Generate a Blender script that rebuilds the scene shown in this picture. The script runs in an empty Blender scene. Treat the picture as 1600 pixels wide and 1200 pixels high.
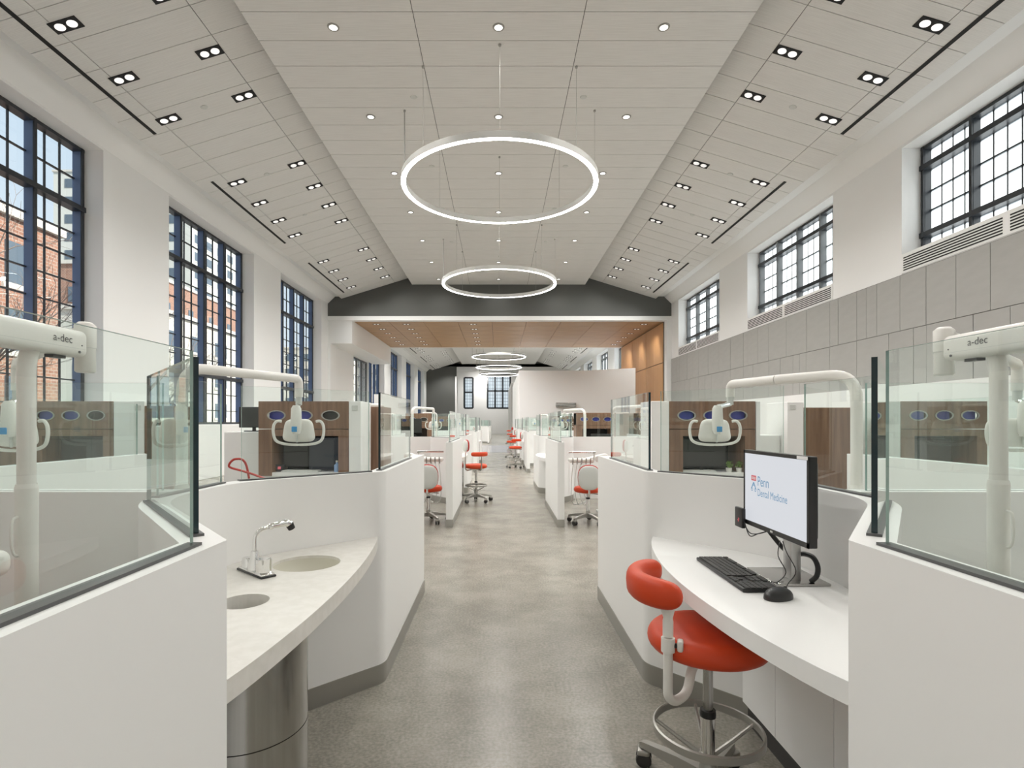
import bpy, bmesh, math, random
from math import sin, cos, pi, sqrt, radians
from mathutils import Vector, Matrix

random.seed(7)
S = bpy.context.scene
COL = S.collection
H = 1.35                      # eye height

# ------------------------------------------------------------------ camera, world, sun, exposure
cam_d = bpy.data.cameras.new('camera')
cam = bpy.data.objects.new('camera', cam_d)
COL.objects.link(cam)
cam.location = (0, 0, H)
cam.rotation_euler = (radians(90), 0, 0)
cam_d.sensor_fit = 'HORIZONTAL'
cam_d.sensor_width = 36
cam_d.lens = 850 / 1600 * 36
cam_d.shift_x = 21 / 1600
cam_d.shift_y = 60 / 1600
cam_d.clip_start = 0.05
cam_d.clip_end = 600
S.camera = cam
vs = S.view_settings
vs.view_transform = 'Standard'
vs.look = 'None'
vs.gamma = 1
vs.use_curve_mapping = False
vs.exposure = 0.06
S.cycles.transparent_max_bounces = 32
S.cycles.max_bounces = 10
S.cycles.diffuse_bounces = 6
S.cycles.sample_clamp_indirect = 6

W = bpy.data.worlds.new('sky')
S.world = W
W.use_nodes = True
wn, wl = W.node_tree.nodes, W.node_tree.links
bg = wn['Background']
tc = wn.new('ShaderNodeTexCoord')
sp = wn.new('ShaderNodeSeparateXYZ')
rp = wn.new('ShaderNodeValToRGB')
rp.color_ramp.elements[0].position = 0.0
rp.color_ramp.elements[0].color = (0.80, 0.86, 0.90, 1)
rp.color_ramp.elements[1].position = 0.7
rp.color_ramp.elements[1].color = (0.42, 0.58, 0.74, 1)
wl.new(tc.outputs['Generated'], sp.inputs[0])
wl.new(sp.outputs['Z'], rp.inputs[0])
wl.new(rp.outputs[0], bg.inputs[0])
bg.inputs[1].default_value = 1.15

sun_d = bpy.data.lights.new('sun', 'SUN')
sun_d.energy = 9.0
sun_d.angle = radians(1.5)
sun_d.color = (1, 0.95, 0.88)
sun = bpy.data.objects.new('sun', sun_d)
COL.objects.link(sun)
sun.rotation_euler = Vector((-0.80, 0.25, -0.62)).to_track_quat('-Z', 'Y').to_euler()

# ------------------------------------------------------------------ helpers
MATS = {}


def mat(name, col, rough=0.5, metal=0.0, emit=None, estr=0.0, spec=0.5, coat=0.0):
    m = bpy.data.materials.new(name)
    m.use_nodes = True
    b = m.node_tree.nodes['Principled BSDF']
    b.inputs['Base Color'].default_value = (*col, 1)
    b.inputs['Roughness'].default_value = rough
    b.inputs['Metallic'].default_value = metal
    b.inputs['Specular IOR Level'].default_value = spec
    b.inputs['Coat Weight'].default_value = coat
    if emit:
        b.inputs['Emission Color'].default_value = (*emit, 1)
        b.inputs['Emission Strength'].default_value = estr
    MATS[name] = m
    return m


def noisy(m, c1, c2, scale, stretch=(1, 1, 1), bump=0.0, lo=0.35, hi=0.65, detail=6, obj=True):
    n, l = m.node_tree.nodes, m.node_tree.links
    b = n['Principled BSDF']
    t = n.new('ShaderNodeTexCoord')
    mp = n.new('ShaderNodeMapping')
    mp.inputs['Scale'].default_value = stretch
    no = n.new('ShaderNodeTexNoise')
    no.inputs['Scale'].default_value = scale
    no.inputs['Detail'].default_value = detail
    r = n.new('ShaderNodeValToRGB')
    r.color_ramp.elements[0].position = lo
    r.color_ramp.elements[0].color = (*c1, 1)
    r.color_ramp.elements[1].position = hi
    r.color_ramp.elements[1].color = (*c2, 1)
    l.new(t.outputs['Object'], mp.inputs[0])
    l.new(mp.outputs[0], no.inputs['Vector'])
    l.new(no.outputs['Fac'], r.inputs[0])
    l.new(r.outputs[0], b.inputs['Base Color'])
    if bump:
        bu = n.new('ShaderNodeBump')
        bu.inputs['Strength'].default_value = bump
        bu.inputs['Distance'].default_value = 0.01
        l.new(no.outputs['Fac'], bu.inputs['Height'])
        l.new(bu.outputs[0], b.inputs['Normal'])
    return m


white = mat('white_solid_surface', (0.86, 0.857, 0.84), 0.38)
plaster = mat('white_plaster', (0.84, 0.84, 0.828), 0.6)
chamferm = plaster
counterm = mat('cream_worktop', (0.80, 0.785, 0.74), 0.3)
noisy(counterm, (0.70, 0.68, 0.63), (0.745, 0.725, 0.68), 25, lo=0.4, hi=0.6)
basinm = mat('beige_basin', (0.66, 0.64, 0.55), 0.4)
holem = mat('grey_chute', (0.34, 0.335, 0.31), 0.5)
ceilm = mat('ceiling_panel', (0.82, 0.81, 0.78), 0.75)
noisy(ceilm, (0.71, 0.70, 0.675), (0.765, 0.755, 0.73), 14, (0.15, 6, 1), lo=0.4, hi=0.6)
slopem = ceilm
jointm = mat('dark_joint', (0.12, 0.12, 0.115), 0.8)
darkwall = mat('dark_grey_wall', (0.095, 0.097, 0.09), 0.6)
tilem = mat('grey_wall_tile', (0.27, 0.265, 0.25), 0.45)
noisy(tilem, (0.355, 0.35, 0.33), (0.375, 0.37, 0.35), 3, (1, 1, 3), lo=0.35, hi=0.65)
floorm = mat('linoleum', (0.4, 0.38, 0.34), 0.24)
steel = mat('brushed_steel', (0.5, 0.5, 0.5), 0.2, 1.0)
noisy(steel, (0.47, 0.465, 0.45), (0.51, 0.505, 0.49), 4, (40, 40, 0.3), lo=0.3, hi=0.7)
kick = mat('satin_kick_plate', (0.45, 0.445, 0.42), 0.34, 0.9)
chrome = mat('chrome', (0.80, 0.80, 0.79), 0.07, 1.0)
alum = mat('cast_aluminium', (0.42, 0.41, 0.38), 0.38, 0.7)
chan = mat('grey_channel', (0.10, 0.10, 0.10), 0.35, 0.5)
black = mat('black_plastic', (0.012, 0.012, 0.012), 0.35)
blackm = mat('matt_black', (0.008, 0.008, 0.008), 0.7)
darkplastic = mat('dark_grey_plastic', (0.035, 0.034, 0.032), 0.45)
red = mat('orange_red_vinyl', (0.60, 0.058, 0.014), 0.42, spec=0.35)
reddark = mat('deep_red_vinyl', (0.42, 0.03, 0.02), 0.4)
plastic = mat('warm_white_plastic', (0.78, 0.765, 0.72), 0.3)
plasticg = mat('pale_grey_plastic', (0.62, 0.63, 0.60), 0.35)
blue = mat('blue_badge', (0.05, 0.30, 0.62), 0.3)
purple = mat('blue_purple_box', (0.05, 0.06, 0.35), 0.4)
screenm = mat('screen', (0.0, 0.0, 0.0), 0.3, emit=(0.62, 0.64, 0.68), estr=1.0)
inkblue = mat('ink_blue', (0, 0, 0), 0.5, emit=(0.09, 0.24, 0.40), estr=1.0)
inkred = mat('ink_red', (0, 0, 0), 0.5, emit=(0.55, 0.10, 0.12), estr=1.0)
inkwhite = mat('ink_white', (0.85, 0.85, 0.85), 0.5)
inkgrey = mat('ink_grey', (0.10, 0.10, 0.10), 0.5)
lampm = mat('lit_lens', (1, 1, 1), 0.4, emit=(1, 0.98, 0.94), estr=2.0)
twinm = mat('lit_twin_lens', (0.8, 0.8, 0.8), 0.4, emit=(1, 0.98, 0.94), estr=0.75)
ringm = mat('lit_ring', (1, 1, 1), 0.4, emit=(1, 0.985, 0.95), estr=12.0)
ringmetal = mat('ring_metal', (0.36, 0.355, 0.33), 0.45, 0.2)
mullm = mat('window_bar', (0.022, 0.026, 0.032), 0.35)
mull_sky = mat('sky_tinted_mullion', (0.09, 0.145, 0.27), 0.4)  # sky reflection on the dark mullion sides, painted in as blue
mullg = mat('grey_mullion', (0.15, 0.16, 0.165), 0.45)
greenm = mat('green_leaves', (0.20, 0.34, 0.05), 0.6)
bluebottle = mat('blue_bottle', (0.30, 0.45, 0.70), 0.3)
barkm = mat('bark', (0.22, 0.18, 0.155), 0.9)
stonem = mat('pale_stone', (0.55, 0.52, 0.46), 0.8)
towerm = mat('pale_tower', (0.55, 0.55, 0.50), 0.8)
roofm = mat('brown_roof', (0.42, 0.24, 0.13), 0.8)
groundm = mat('ground', (0.45, 0.43, 0.40), 0.9)
winglass = mat('dark_glass', (0.10, 0.13, 0.16), 0.15)

# linoleum: fine two-scale mottling
n, l = floorm.node_tree.nodes, floorm.node_tree.links
b = n['Principled BSDF']
t = n.new('ShaderNodeTexCoord')
n1 = n.new('ShaderNodeTexNoise'); n1.inputs['Scale'].default_value = 2.2; n1.inputs['Detail'].default_value = 8; n1.inputs['Roughness'].default_value = 0.65
n2 = n.new('ShaderNodeTexNoise'); n2.inputs['Scale'].default_value = 70; n2.inputs['Detail'].default_value = 5
mx = n.new('ShaderNodeMix'); mx.data_type = 'FLOAT'; mx.inputs[0].default_value = 0.45
r = n.new('ShaderNodeValToRGB')
r.color_ramp.elements[0].position = 0.40; r.color_ramp.elements[0].color = (0.205, 0.190, 0.157, 1)
r.color_ramp.elements[1].position = 0.60; r.color_ramp.elements[1].color = (0.345, 0.324, 0.276, 1)
l.new(t.outputs['Object'], n1.inputs['Vector']); l.new(t.outputs['Object'], n2.inputs['Vector'])
l.new(n1.outputs['Fac'], mx.inputs[2]); l.new(n2.outputs['Fac'], mx.inputs[3])
l.new(mx.outputs[0], r.inputs[0]); l.new(r.outputs[0], b.inputs['Base Color'])


def wood(name, c1, c2, axis=2, scale=9, rough=0.45):
    m = mat(name, c1, rough)
    st = [1.0, 1.0, 1.0]
    st[axis] = 0.06
    noisy(m, c1, c2, scale, tuple(st), lo=0.3, hi=0.7)
    return m


walnut = wood('walnut_veneer', (0.155, 0.082, 0.048), (0.27, 0.158, 0.098), 2, 22)
soffitwood = wood('cherry_soffit', (0.33, 0.175, 0.07), (0.50, 0.295, 0.13), 0, 11, 0.4)
wallwood = wood('oak_wall', (0.52, 0.275, 0.115), (0.58, 0.325, 0.15), 2, 4, 0.4)


def glass_mat(name, tint, gain=1.0, frost=0.0, refl=(0.95, 1, 0.98)):
    m = bpy.data.materials.new(name)
    m.use_nodes = True
    n, l = m.node_tree.nodes, m.node_tree.links
    n.remove(n['Principled BSDF'])
    out = n['Material Output']
    tr = n.new('ShaderNodeBsdfTransparent'); tr.inputs[0].default_value = (*tint, 1)
    gl = n.new('ShaderNodeBsdfGlossy'); gl.inputs['Roughness'].default_value = 0.0
    gl.inputs[0].default_value = (*refl, 1)
    fr = n.new('ShaderNodeFresnel'); fr.inputs[0].default_value = 1.5
    ge = n.new('ShaderNodeNewGeometry')
    su = n.new('ShaderNodeMath'); su.operation = 'SUBTRACT'; su.inputs[0].default_value = gain
    mu = n.new('ShaderNodeMath'); mu.operation = 'MULTIPLY'; mu.use_clamp = True
    mu2 = n.new('ShaderNodeMath'); mu2.operation = 'MULTIPLY'; mu2.inputs[1].default_value = gain
    l.new(ge.outputs['Backfacing'], mu2.inputs[0])
    l.new(mu2.outputs[0], su.inputs[1])
    l.new(fr.outputs[0], mu.inputs[0]); l.new(su.outputs[0], mu.inputs[1])
    mix = n.new('ShaderNodeMixShader')
    l.new(mu.outputs[0], mix.inputs[0]); l.new(tr.outputs[0], mix.inputs[1]); l.new(gl.outputs[0], mix.inputs[2])
    l.new(mix.outputs[0], out.inputs[0])
    MATS[name] = m
    return m


glass = glass_mat('screen_glass', (0.955, 0.985, 0.975), 1.2)
paneglass = glass_mat('window_glass', (0.96, 0.98, 0.99), 1.0)
gedge = mat('glass_edge', (0.004, 0.02, 0.025), 0.1)
gedgel = mat('glass_edge_light', (0.30, 0.42, 0.38), 0.15)

# frosted panes: translucent diffuser
frost = bpy.data.materials.new('frosted_pane'); frost.use_nodes = True
n, l = frost.node_tree.nodes, frost.node_tree.links
n.remove(n['Principled BSDF'])
ts = n.new('ShaderNodeBsdfTranslucent'); ts.inputs[0].default_value = (0.93, 0.96, 0.97, 1)
tp = n.new('ShaderNodeBsdfTransparent'); tp.inputs[0].default_value = (0.95, 0.98, 1, 1)
gp = n.new('ShaderNodeMixShader'); gp.inputs[0].default_value = 0.35
l.new(ts.outputs[0], gp.inputs[1]); l.new(tp.outputs[0], gp.inputs[2]); l.new(gp.outputs[0], n['Material Output'].inputs[0])
# brick
brickm = bpy.data.materials.new('brick_facade'); brickm.use_nodes = True
n, l = brickm.node_tree.nodes, brickm.node_tree.links
b = n['Principled BSDF']; b.inputs['Roughness'].default_value = 0.85
t = n.new('ShaderNodeTexCoord'); sx = n.new('ShaderNodeSeparateXYZ'); ad = n.new('ShaderNodeMath'); cx = n.new('ShaderNodeCombineXYZ')
br = n.new('ShaderNodeTexBrick')
l.new(t.outputs['Object'], sx.inputs[0]); l.new(sx.outputs[0], ad.inputs[0]); l.new(sx.outputs[1], ad.inputs[1])
l.new(ad.outputs[0], cx.inputs[0]); l.new(sx.outputs[2], cx.inputs[1]); l.new(cx.outputs[0], br.inputs['Vector'])
br.inputs['Scale'].default_value = 1.6
br.inputs['Color1'].default_value = (0.33, 0.165, 0.105, 1); br.inputs['Color2'].default_value = (0.25, 0.12, 0.08, 1)
br.inputs['Mortar'].default_value = (0.36, 0.29, 0.24, 1); br.inputs['Mortar Size'].default_value = 0.025
l.new(br.outputs[0], b.inputs['Base Color'])


class MB:
    def __init__(s):
        s.v, s.f, s.m = [], [], []

    def add(s, vs, fs, mi=0):
        o = len(s.v)
        s.v += [tuple(v) for v in vs]
        s.f += [tuple(i + o for i in f) for f in fs]
        s.m += [mi] * len(fs)
        return s

    def box(s, x0, y0, z0, x1, y1, z1, mi=0, M=None):
        x0, x1 = min(x0, x1), max(x0, x1); y0, y1 = min(y0, y1), max(y0, y1); z0, z1 = min(z0, z1), max(z0, z1)
        v = [Vector((x, y, z)) for z in (z0, z1) for y in (y0, y1) for x in (x0, x1)]
        if M is not None:
            v = [M @ p for p in v]
        return s.add(v, [(0, 2, 3, 1), (4, 5, 7, 6), (0, 1, 5, 4), (2, 6, 7, 3), (0, 4, 6, 2), (1, 3, 7, 5)], mi)

    def rbox(s, x0, y0, z0, x1, y1, z1, r, mi=0, M=None, seg=3):
        """box with rounded edges"""
        bm = bmesh.new()
        bmesh.ops.create_cube(bm, size=1)
        for v in bm.verts:
            v.co = Vector(((x0 + x1) / 2 + v.co.x * abs(x1 - x0), (y0 + y1) / 2 + v.co.y * abs(y1 - y0), (z0 + z1) / 2 + v.co.z * abs(z1 - z0)))
        bmesh.ops.bevel(bm, geom=list(bm.edges), offset=r, segments=seg, affect='EDGES', profile=0.5)
        if M is not None:
            bm.transform(M)
        bm.verts.index_update()
        s.add([v.co.copy() for v in bm.verts], [[v.index for v in f.verts] for f in bm.faces], mi)
        bm.free()
        return s

    def prism(s, poly, z0, z1, mi=0, M=None):
        n = len(poly)
        a = sum(poly[i][0] * poly[(i + 1) % n][1] - poly[(i + 1) % n][0] * poly[i][1] for i in range(n))
        if a < 0:
            poly = poly[::-1]
        v = [Vector((x, y, z0)) for x, y in poly] + [Vector((x, y, z1)) for x, y in poly]
        if M is not None:
            v = [M @ p for p in v]
        fs = [tuple(range(n - 1, -1, -1)), tuple(range(n, 2 * n))] + [(i, (i + 1) % n, n + (i + 1) % n, n + i) for i in range(n)]
        return s.add(v, fs, mi)

    def tube(s, pts, r, n=12, mi=0, cap=True, closed=False):
        P = [Vector(p) for p in pts]
        R = r if isinstance(r, (list, tuple)) else [r] * len(P)
        m = len(P)
        ring = []
        nrm = None
        for i in range(m):
            if closed:
                tg = P[(i + 1) % m] - P[i - 1]
            else:
                tg = P[min(i + 1, m - 1)] - P[max(i - 1, 0)]
            tg.normalize()
            if nrm is None:
                a = Vector((0, 0, 1)) if abs(tg.z) < 0.9 else Vector((1, 0, 0))
                nrm = tg.cross(a).normalized()
            else:
                nrm = (nrm - tg * nrm.dot(tg)).normalized()
            bn = tg.cross(nrm)
            ring.append([P[i] + (nrm * cos(2 * pi * k / n) + bn * sin(2 * pi * k / n)) * R[i] for k in range(n)])
        vs = [p for q in ring for p in q]
        fs = []
        for i in range(m if closed else m - 1):
            j = (i + 1) % m
            for k in range(n):
                fs.append((i * n + k, i * n + (k + 1) % n, j * n + (k + 1) % n, j * n + k))
        if cap and not closed:
            fs.append(tuple(range(n - 1, -1, -1)))
            fs.append(tuple((m - 1) * n + k for k in range(n)))
        return s.add(vs, fs, mi)

    def lathe(s, prof, c=(0, 0, 0), n=24, mi=0, M=None, a0=0.0, a1=2 * pi):
        full = abs(a1 - a0 - 2 * pi) < 1e-6
        cnt = n if full else n + 1
        vs, fs = [], []
        for r_, z in prof:
            for k in range(cnt):
                a = a0 + (a1 - a0) * k / n
                vs.append(Vector((c[0] + r_ * cos(a), c[1] + r_ * sin(a), c[2] + z)))
        if M is not None:
            vs = [M @ v for v in vs]
        for i in range(len(prof) - 1):
            for k in range(n):
                k2 = (k + 1) % cnt if full else k + 1
                fs.append((i * cnt + k, i * cnt + k2, (i + 1) * cnt + k2, (i + 1) * cnt + k))
        return s.add(vs, fs, mi)

    def cyl(s, x, y, z0, z1, r, n=20, mi=0):
        return s.lathe([(0.0001, z0), (r, z0), (r, z1), (0.0001, z1)], (x, y, 0), n, mi)

    def ell(s, c, rx, ry, rz, n=20, m=12, e=1.0, mi=0, M=None):
        vs, fs = [], []
        sg = lambda v, p: math.copysign(abs(v) ** p, v)
        for i in range(m + 1):
            ph = -pi / 2 + pi * i / m
            for k in range(n):
                th = 2 * pi * k / n
                cp = sg(cos(ph), e)
                vs.append(Vector((c[0] + rx * cp * sg(cos(th), e), c[1] + ry * cp * sg(sin(th), e), c[2] + rz * sg(sin(ph), e))))
        if M is not None:
            vs = [M @ v for v in vs]
        for i in range(m):
            for k in range(n):
                fs.append((i * n + k, i * n + (k + 1) % n, (i + 1) * n + (k + 1) % n, (i + 1) * n + k))
        return s.add(vs, fs, mi)

    def mesh(s, name, mats, angle=35, weld=True):
        me = bpy.data.meshes.new(name)
        me.from_pydata(s.v, [], s.f)
        for m in (mats if isinstance(mats, (list, tuple)) else [mats]):
            me.materials.append(m)
        me.polygons.foreach_set('material_index', s.m)
        bm = bmesh.new(); bm.from_mesh(me)
        if weld:
            bmesh.ops.remove_doubles(bm, verts=bm.verts, dist=1e-5)
            bmesh.ops.dissolve_degenerate(bm, edges=bm.edges, dist=1e-6)
            bmesh.ops.recalc_face_normals(bm, faces=bm.faces)
        bm.to_mesh(me); bm.free()
        me.polygons.foreach_set('use_smooth', [True] * len(me.polygons))
        me.set_sharp_from_angle(angle=radians(angle))
        me.update()
        return me

    def build(s, name, mats, parent=None, angle=35, label=None):
        return link(name, s.mesh(name, mats, angle), parent, label)


def link(name, me, parent=None, label=None):
    o = bpy.data.objects.new(name, me)
    COL.objects.link(o)
    if parent:
        o.parent = parent
    if label:
        o['label'] = label
    return o


def thing(name, label, cat, loc=(0, 0, 0), rz=0, group=None):
    o = bpy.data.objects.new(name, None)
    COL.objects.link(o)
    o.location = loc
    o.rotation_euler = (0, 0, rz)
    o.empty_display_size = 0.1
    return tag(o, label, cat, group)


def tag(o, label, cat, group=None):
    o['label'] = label; o['category'] = cat
    if group:
        o['group'] = group
    return o


def struct(name, mb, m, parent=None, angle=35):
    o = mb.build(name, m, parent, angle)
    if not parent:
        o['kind'] = 'structure'
    return o


def sroot(name):
    o = bpy.data.objects.new(name, None); COL.objects.link(o); o['kind'] = 'structure'
    return o


def dup(root, loc=None, rz=None, label=None, group=None, scale=None):
    r = root.copy(); COL.objects.link(r)
    if loc is not None:
        r.location = loc
    if rz is not None:
        r.rotation_euler = (0, 0, rz)
    if scale is not None:
        r.scale = scale
    if label:
        r['label'] = label
    if group:
        r['group'] = group

    def rec(src, dst):
        for ch in list(src.children):
            if ch == dst:
                continue
            c = ch.copy(); COL.objects.link(c); c.parent = dst
            rec(ch, c)
    rec(root, r)
    return r


def arc(c, r, a0, a1, n, z=None, plane='xy'):
    out = []
    for i in range(n + 1):
        a = a0 + (a1 - a0) * i / n
        if plane == 'xy':
            out.append((c[0] + r * cos(a), c[1] + r * sin(a), c[2]))
        elif plane == 'xz':
            out.append((c[0] + r * cos(a), c[1], c[2] + r * sin(a)))
        else:
            out.append((c[0], c[1] + r * cos(a), c[2] + r * sin(a)))
    return out


def bend(pts, r, n=6):
    """round the corners of a polyline"""
    P = [Vector(p) for p in pts]
    out = [P[0]]
    for i in range(1, len(P) - 1):
        a, b_, c = P[i - 1], P[i], P[i + 1]
        d1 = (a - b_); d2 = (c - b_)
        k = min(r, d1.length * 0.49, d2.length * 0.49)
        p0 = b_ + d1.normalized() * k; p2 = b_ + d2.normalized() * k
        for j in range(n + 1):
            t_ = j / n
            out.append(p0 * (1 - t_) ** 2 + b_ * 2 * t_ * (1 - t_) + p2 * t_ ** 2)
    out.append(P[-1])
    return out


def text_mesh(body, size, m, extrude=0.0006):
    cu = bpy.data.curves.new('lettering', 'FONT')
    cu.body = body; cu.size = size; cu.extrude = extrude
    o = bpy.data.objects.new('lettering', cu)
    COL.objects.link(o)
    dg = bpy.context.evaluated_depsgraph_get()
    dg.update()
    me = bpy.data.meshes.new_from_object(o.evaluated_get(dg))
    bpy.data.objects.remove(o)
    me.materials.clear(); me.materials.append(m)
    return me


def spot(name, loc, power, ang=125, blend=0.8, rad=0.12, tgt=(0, 0, -1), parent=None):
    d = bpy.data.lights.new(name, 'SPOT')
    d.energy = power; d.spot_size = radians(ang); d.spot_blend = blend; d.shadow_soft_size = rad
    d.color = (1, 0.98, 0.95)
    o = bpy.data.objects.new(name, d); COL.objects.link(o)
    o.location = loc
    o.rotation_euler = Vector(tgt).to_track_quat('-Z', 'Y').to_euler()
    if parent:
        o.parent = parent
    return o
ORD = ['first', 'second', 'third', 'fourth', 'fifth', 'sixth', 'seventh', 'eighth', 'ninth', 'tenth', 'eleventh', 'twelfth', 'thirteenth', 'fourteenth', 'fifteenth', 'sixteenth']
# ------------------------------------------------------------------ the shell
XL, XR = -7.41, 7.50                 # inner faces of the side walls
YB, Y1, Y2, Y3, YE = -2.0, 23.6, 32.1, 55.8, 64.5
HC = 5.98                            # flat ceiling above the eye
SL = 0.307


def sh(x):                           # sloped ceiling height above the eye
    return 6.25 - (abs(x) - 3.93) * SL


WT = H + 5.10                        # window head
LWIN = [(5.95 + 6.28 * k, 10.2 + 6.28 * k) for k in (-1, 0, 1, 2, 4, 5, 6, 7)]
RWIN = [(5.92 + 6.28 * k, 10.12 + 6.28 * k) for k in (-1, 0, 1, 2, 4, 5, 6, 7)]
PW = (27.8, 31.0)

mb = MB()
mb.box(-9, YB - 0.3, -0.15, 9, YE + 0.5, 0)
struct('floor', mb, floorm)
# bluish polished tile strip across the floor under the portal
tilefloor = mat('polished_floor_tile', (0.26, 0.27, 0.31), 0.12)
noisy(tilefloor, (0.20, 0.21, 0.25), (0.36, 0.36, 0.40), 3)
pt = sroot('trim_1')
me = MB().box(-0.447, -0.447, 0, 0.447, 0.447, 0.006).mesh('floor_tile', tilefloor)
for j in range(8):
    for i in range(3):
        o = link('floor_tile', me, pt); o.location = (-0.82 + 0.9 * i, 25.0 + 0.9 * j, 0)


def side_wall(name, x, s, wins, z0, extra=None):
    t = 0.55
    mb = MB()
    a, b_ = x, x + s * t
    prev = YB
    allw = sorted(list(wins) + ([(*extra[:2], extra[2], extra[3])] if extra else []), key=lambda w: w[0])
    for w in allw:
        w0, w1 = max(w[0], YB), w[1]
        lo, hi = (w[2], w[3]) if len(w) > 2 else (z0, WT)
        if w0 > prev:
            mb.box(a, prev, 0, b_, w0, 7.4)
        mb.box(a, w0, 0, b_, w1, lo)
        mb.box(a, w0, hi, b_, w1, 7.4)
        prev = w1
    mb.box(a, prev, 0, b_, YE + 0.3, 7.4)
    return struct(name, mb, plaster)


wl_ = side_wall('wall_left', XL, -1, LWIN, 1.30, (PW[0], PW[1], H + 0.35, H + 3.4))
wr_ = side_wall('wall_right', XR, 1, RWIN, H + 2.78)
struct('wall_back', MB().box(-7.9, YB - 0.3, 0, 7.9, YB, 8.4), plaster)
# end wall with its two tall windows
EW = [(-1.30, 1.38, H + 1.7, H + 5.6), (-4.05, -3.05, H + 1.7, H + 5.3)]
mb = MB()
mb.box(-7.9, YE, 0, 7.9, YE + 0.4, H + 1.7)
mb.box(-7.9, YE, H + 1.7, -4.05, YE + 0.4, 8.4)
mb.box(-4.05, YE, H + 5.3, -3.05, YE + 0.4, 8.4)
mb.box(-3.05, YE, H + 1.7, -1.30, YE + 0.4, 8.4)
mb.box(-1.30, YE, H + 5.6, 1.38, YE + 0.4, 8.4)
mb.box(1.38, YE, H + 1.7, 7.9, YE + 0.4, 8.4)
struct('wall_end', mb, plaster)
# cornice: splay between wall and panels
for s, nm, xw in ((-1, 'trim_2', XL), (1, 'trim_3', XR)):
    mb = MB()
    a = abs(xw)
    prof = [(a + 0.02, H + 5.13), (a - 0.32, H + 5.46), (a - 0.75, H + 5.46), (a - 0.75, H + 5.75), (a + 0.02, H + 5.75)]
    for y0, y1 in ((YB, Y1), (Y2, Y3)):
        v = [(s * px_, y, z) for y in (y0, y1) for px_, z in prof]
        n_ = len(prof)
        mb.add(v, [tuple(range(n_)), tuple(range(2 * n_ - 1, n_ - 1, -1))] + [(i, (i + 1) % n_, n_ + (i + 1) % n_, n_ + i) for i in range(n_)])
    struct(nm, mb, plaster)

# ---- ceiling boards: backing plus separate panels
PITCH = 0.603
ths = math.atan(SL)


def hall_ceiling(ya, yb, tag_, separate_from, idx):
    back = MB()
    back.box(-3.76, ya, H + HC + 0.012, 3.76, yb, H + HC + 0.10)
    back.box(-3.7, ya, H + 6.6, 3.7, yb, H + 6.7)
    c = struct('ceiling' if idx == 0 else 'ceiling_far', back, jointm)
    sl = []
    for s, nm in ((-1, 'left'), (1, 'right')):
        m_ = MB()
        v = []
        for y in (ya, yb):
            for x, dz in ((3.3, 0.02), (6.80, 0.02), (6.80, 0.12), (3.3, 0.12)):
                v.append((s * x, y, H + sh(x) + dz))
        m_.add(v, [(0, 1, 2, 3), (7, 6, 5, 4), (0, 4, 5, 1), (1, 5, 6, 2), (2, 6, 7, 3), (3, 7, 4, 0)])
        # vertical return closing the gap to the lid
        m_.box(s * 3.3, ya, H + sh(3.3), s * 3.26, yb, H + 6.62)
        sl.append(struct('ceiling_slope_' + nm + ('' if idx == 0 else '_far'), m_, jointm))
    # panels
    g = 0.012
    rows = []
    y = yb
    while y - PITCH > ya - 0.01 and y - PITCH > separate_from:
        rows.append(y - PITCH); y -= PITCH
    cols = [(-3.76, -1.253), (-1.253, 1.253), (1.253, 3.76)]
    xs = [(3.33, 4.50), (4.50, 6.23), (6.23, 6.82)]
    if idx == 0:
        pm = MB().box(-1.2535 + g / 2, g / 2, 0, 1.2535 - g / 2, PITCH - g / 2, 0.02).mesh('ceiling_panel', ceilm)
        for r_ in rows:
            for a, b_ in cols:
                o = link('ceiling_panel', pm, c); o.location = ((a + b_) / 2, r_, H + HC)
        for s, par in ((-1, sl[0]), (1, sl[1])):
            for a, b_ in xs:
                L = (b_ - a) / cos(ths)
                m_ = MB().box(s * g / 2, g / 2, 0, s * (L - g / 2), PITCH - g / 2, 0.02).mesh('ceiling_panel', slopem)
                for r_ in rows:
                    o = link('ceiling_panel', m_, par)
                    o.location = (s * a, r_, H + sh(a)); o.rotation_euler = (0, s * ths, 0)
        if y > ya:
            rest = MB().box(-3.76, ya, H + HC, 3.76, y - g, H + HC + 0.02)
            o = rest.build('ceiling_board', ceilm, c)
            for s, par in ((-1, sl[0]), (1, sl[1])):
                m_ = MB()
                v = [(s * x, yy, H + sh(x) + dz) for yy in (ya, y - g) for x, dz in ((3.33, 0), (6.82, 0), (6.82, 0.03), (3.33, 0.03))]
                m_.add(v, [(0, 1, 2, 3), (7, 6, 5, 4), (0, 4, 5, 1), (1, 5, 6, 2), (2, 6, 7, 3), (3, 7, 4, 0)])
                m_.build('ceiling_board', slopem, par)
    else:
        m_ = MB()
        for r_ in rows:
            for a, b_ in cols:
                m_.box(a + g / 2, r_ + g / 2, H + HC, b_ - g / 2, r_ + PITCH - g / 2, H + HC + 0.02)
        o = m_.build('panel_field', ceilm, c); o['kind'] = 'stuff'
        for s, par in ((-1, sl[0]), (1, sl[1])):
            m_ = MB()
            for a, b_ in xs:
                for r_ in rows:
                    v = [(s * x, yy, H + sh(x) + dz) for yy in (r_ + g / 2, r_ + PITCH - g / 2) for x, dz in ((a + g / 2, 0), (b_ - g / 2, 0), (b_ - g / 2, 0.02), (a + g / 2, 0.02))]
                    m_.add(v, [(0, 1, 2, 3), (7, 6, 5, 4), (0, 4, 5, 1), (1, 5, 6, 2), (2, 6, 7, 3), (3, 7, 4, 0)])
            o = m_.build('panel_field', slopem, par); o['kind'] = 'stuff'


hall_ceiling(YB, Y1, '', 3.9, 0)
hall_ceiling(Y2, Y3, 'far', 0, 1)

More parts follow.
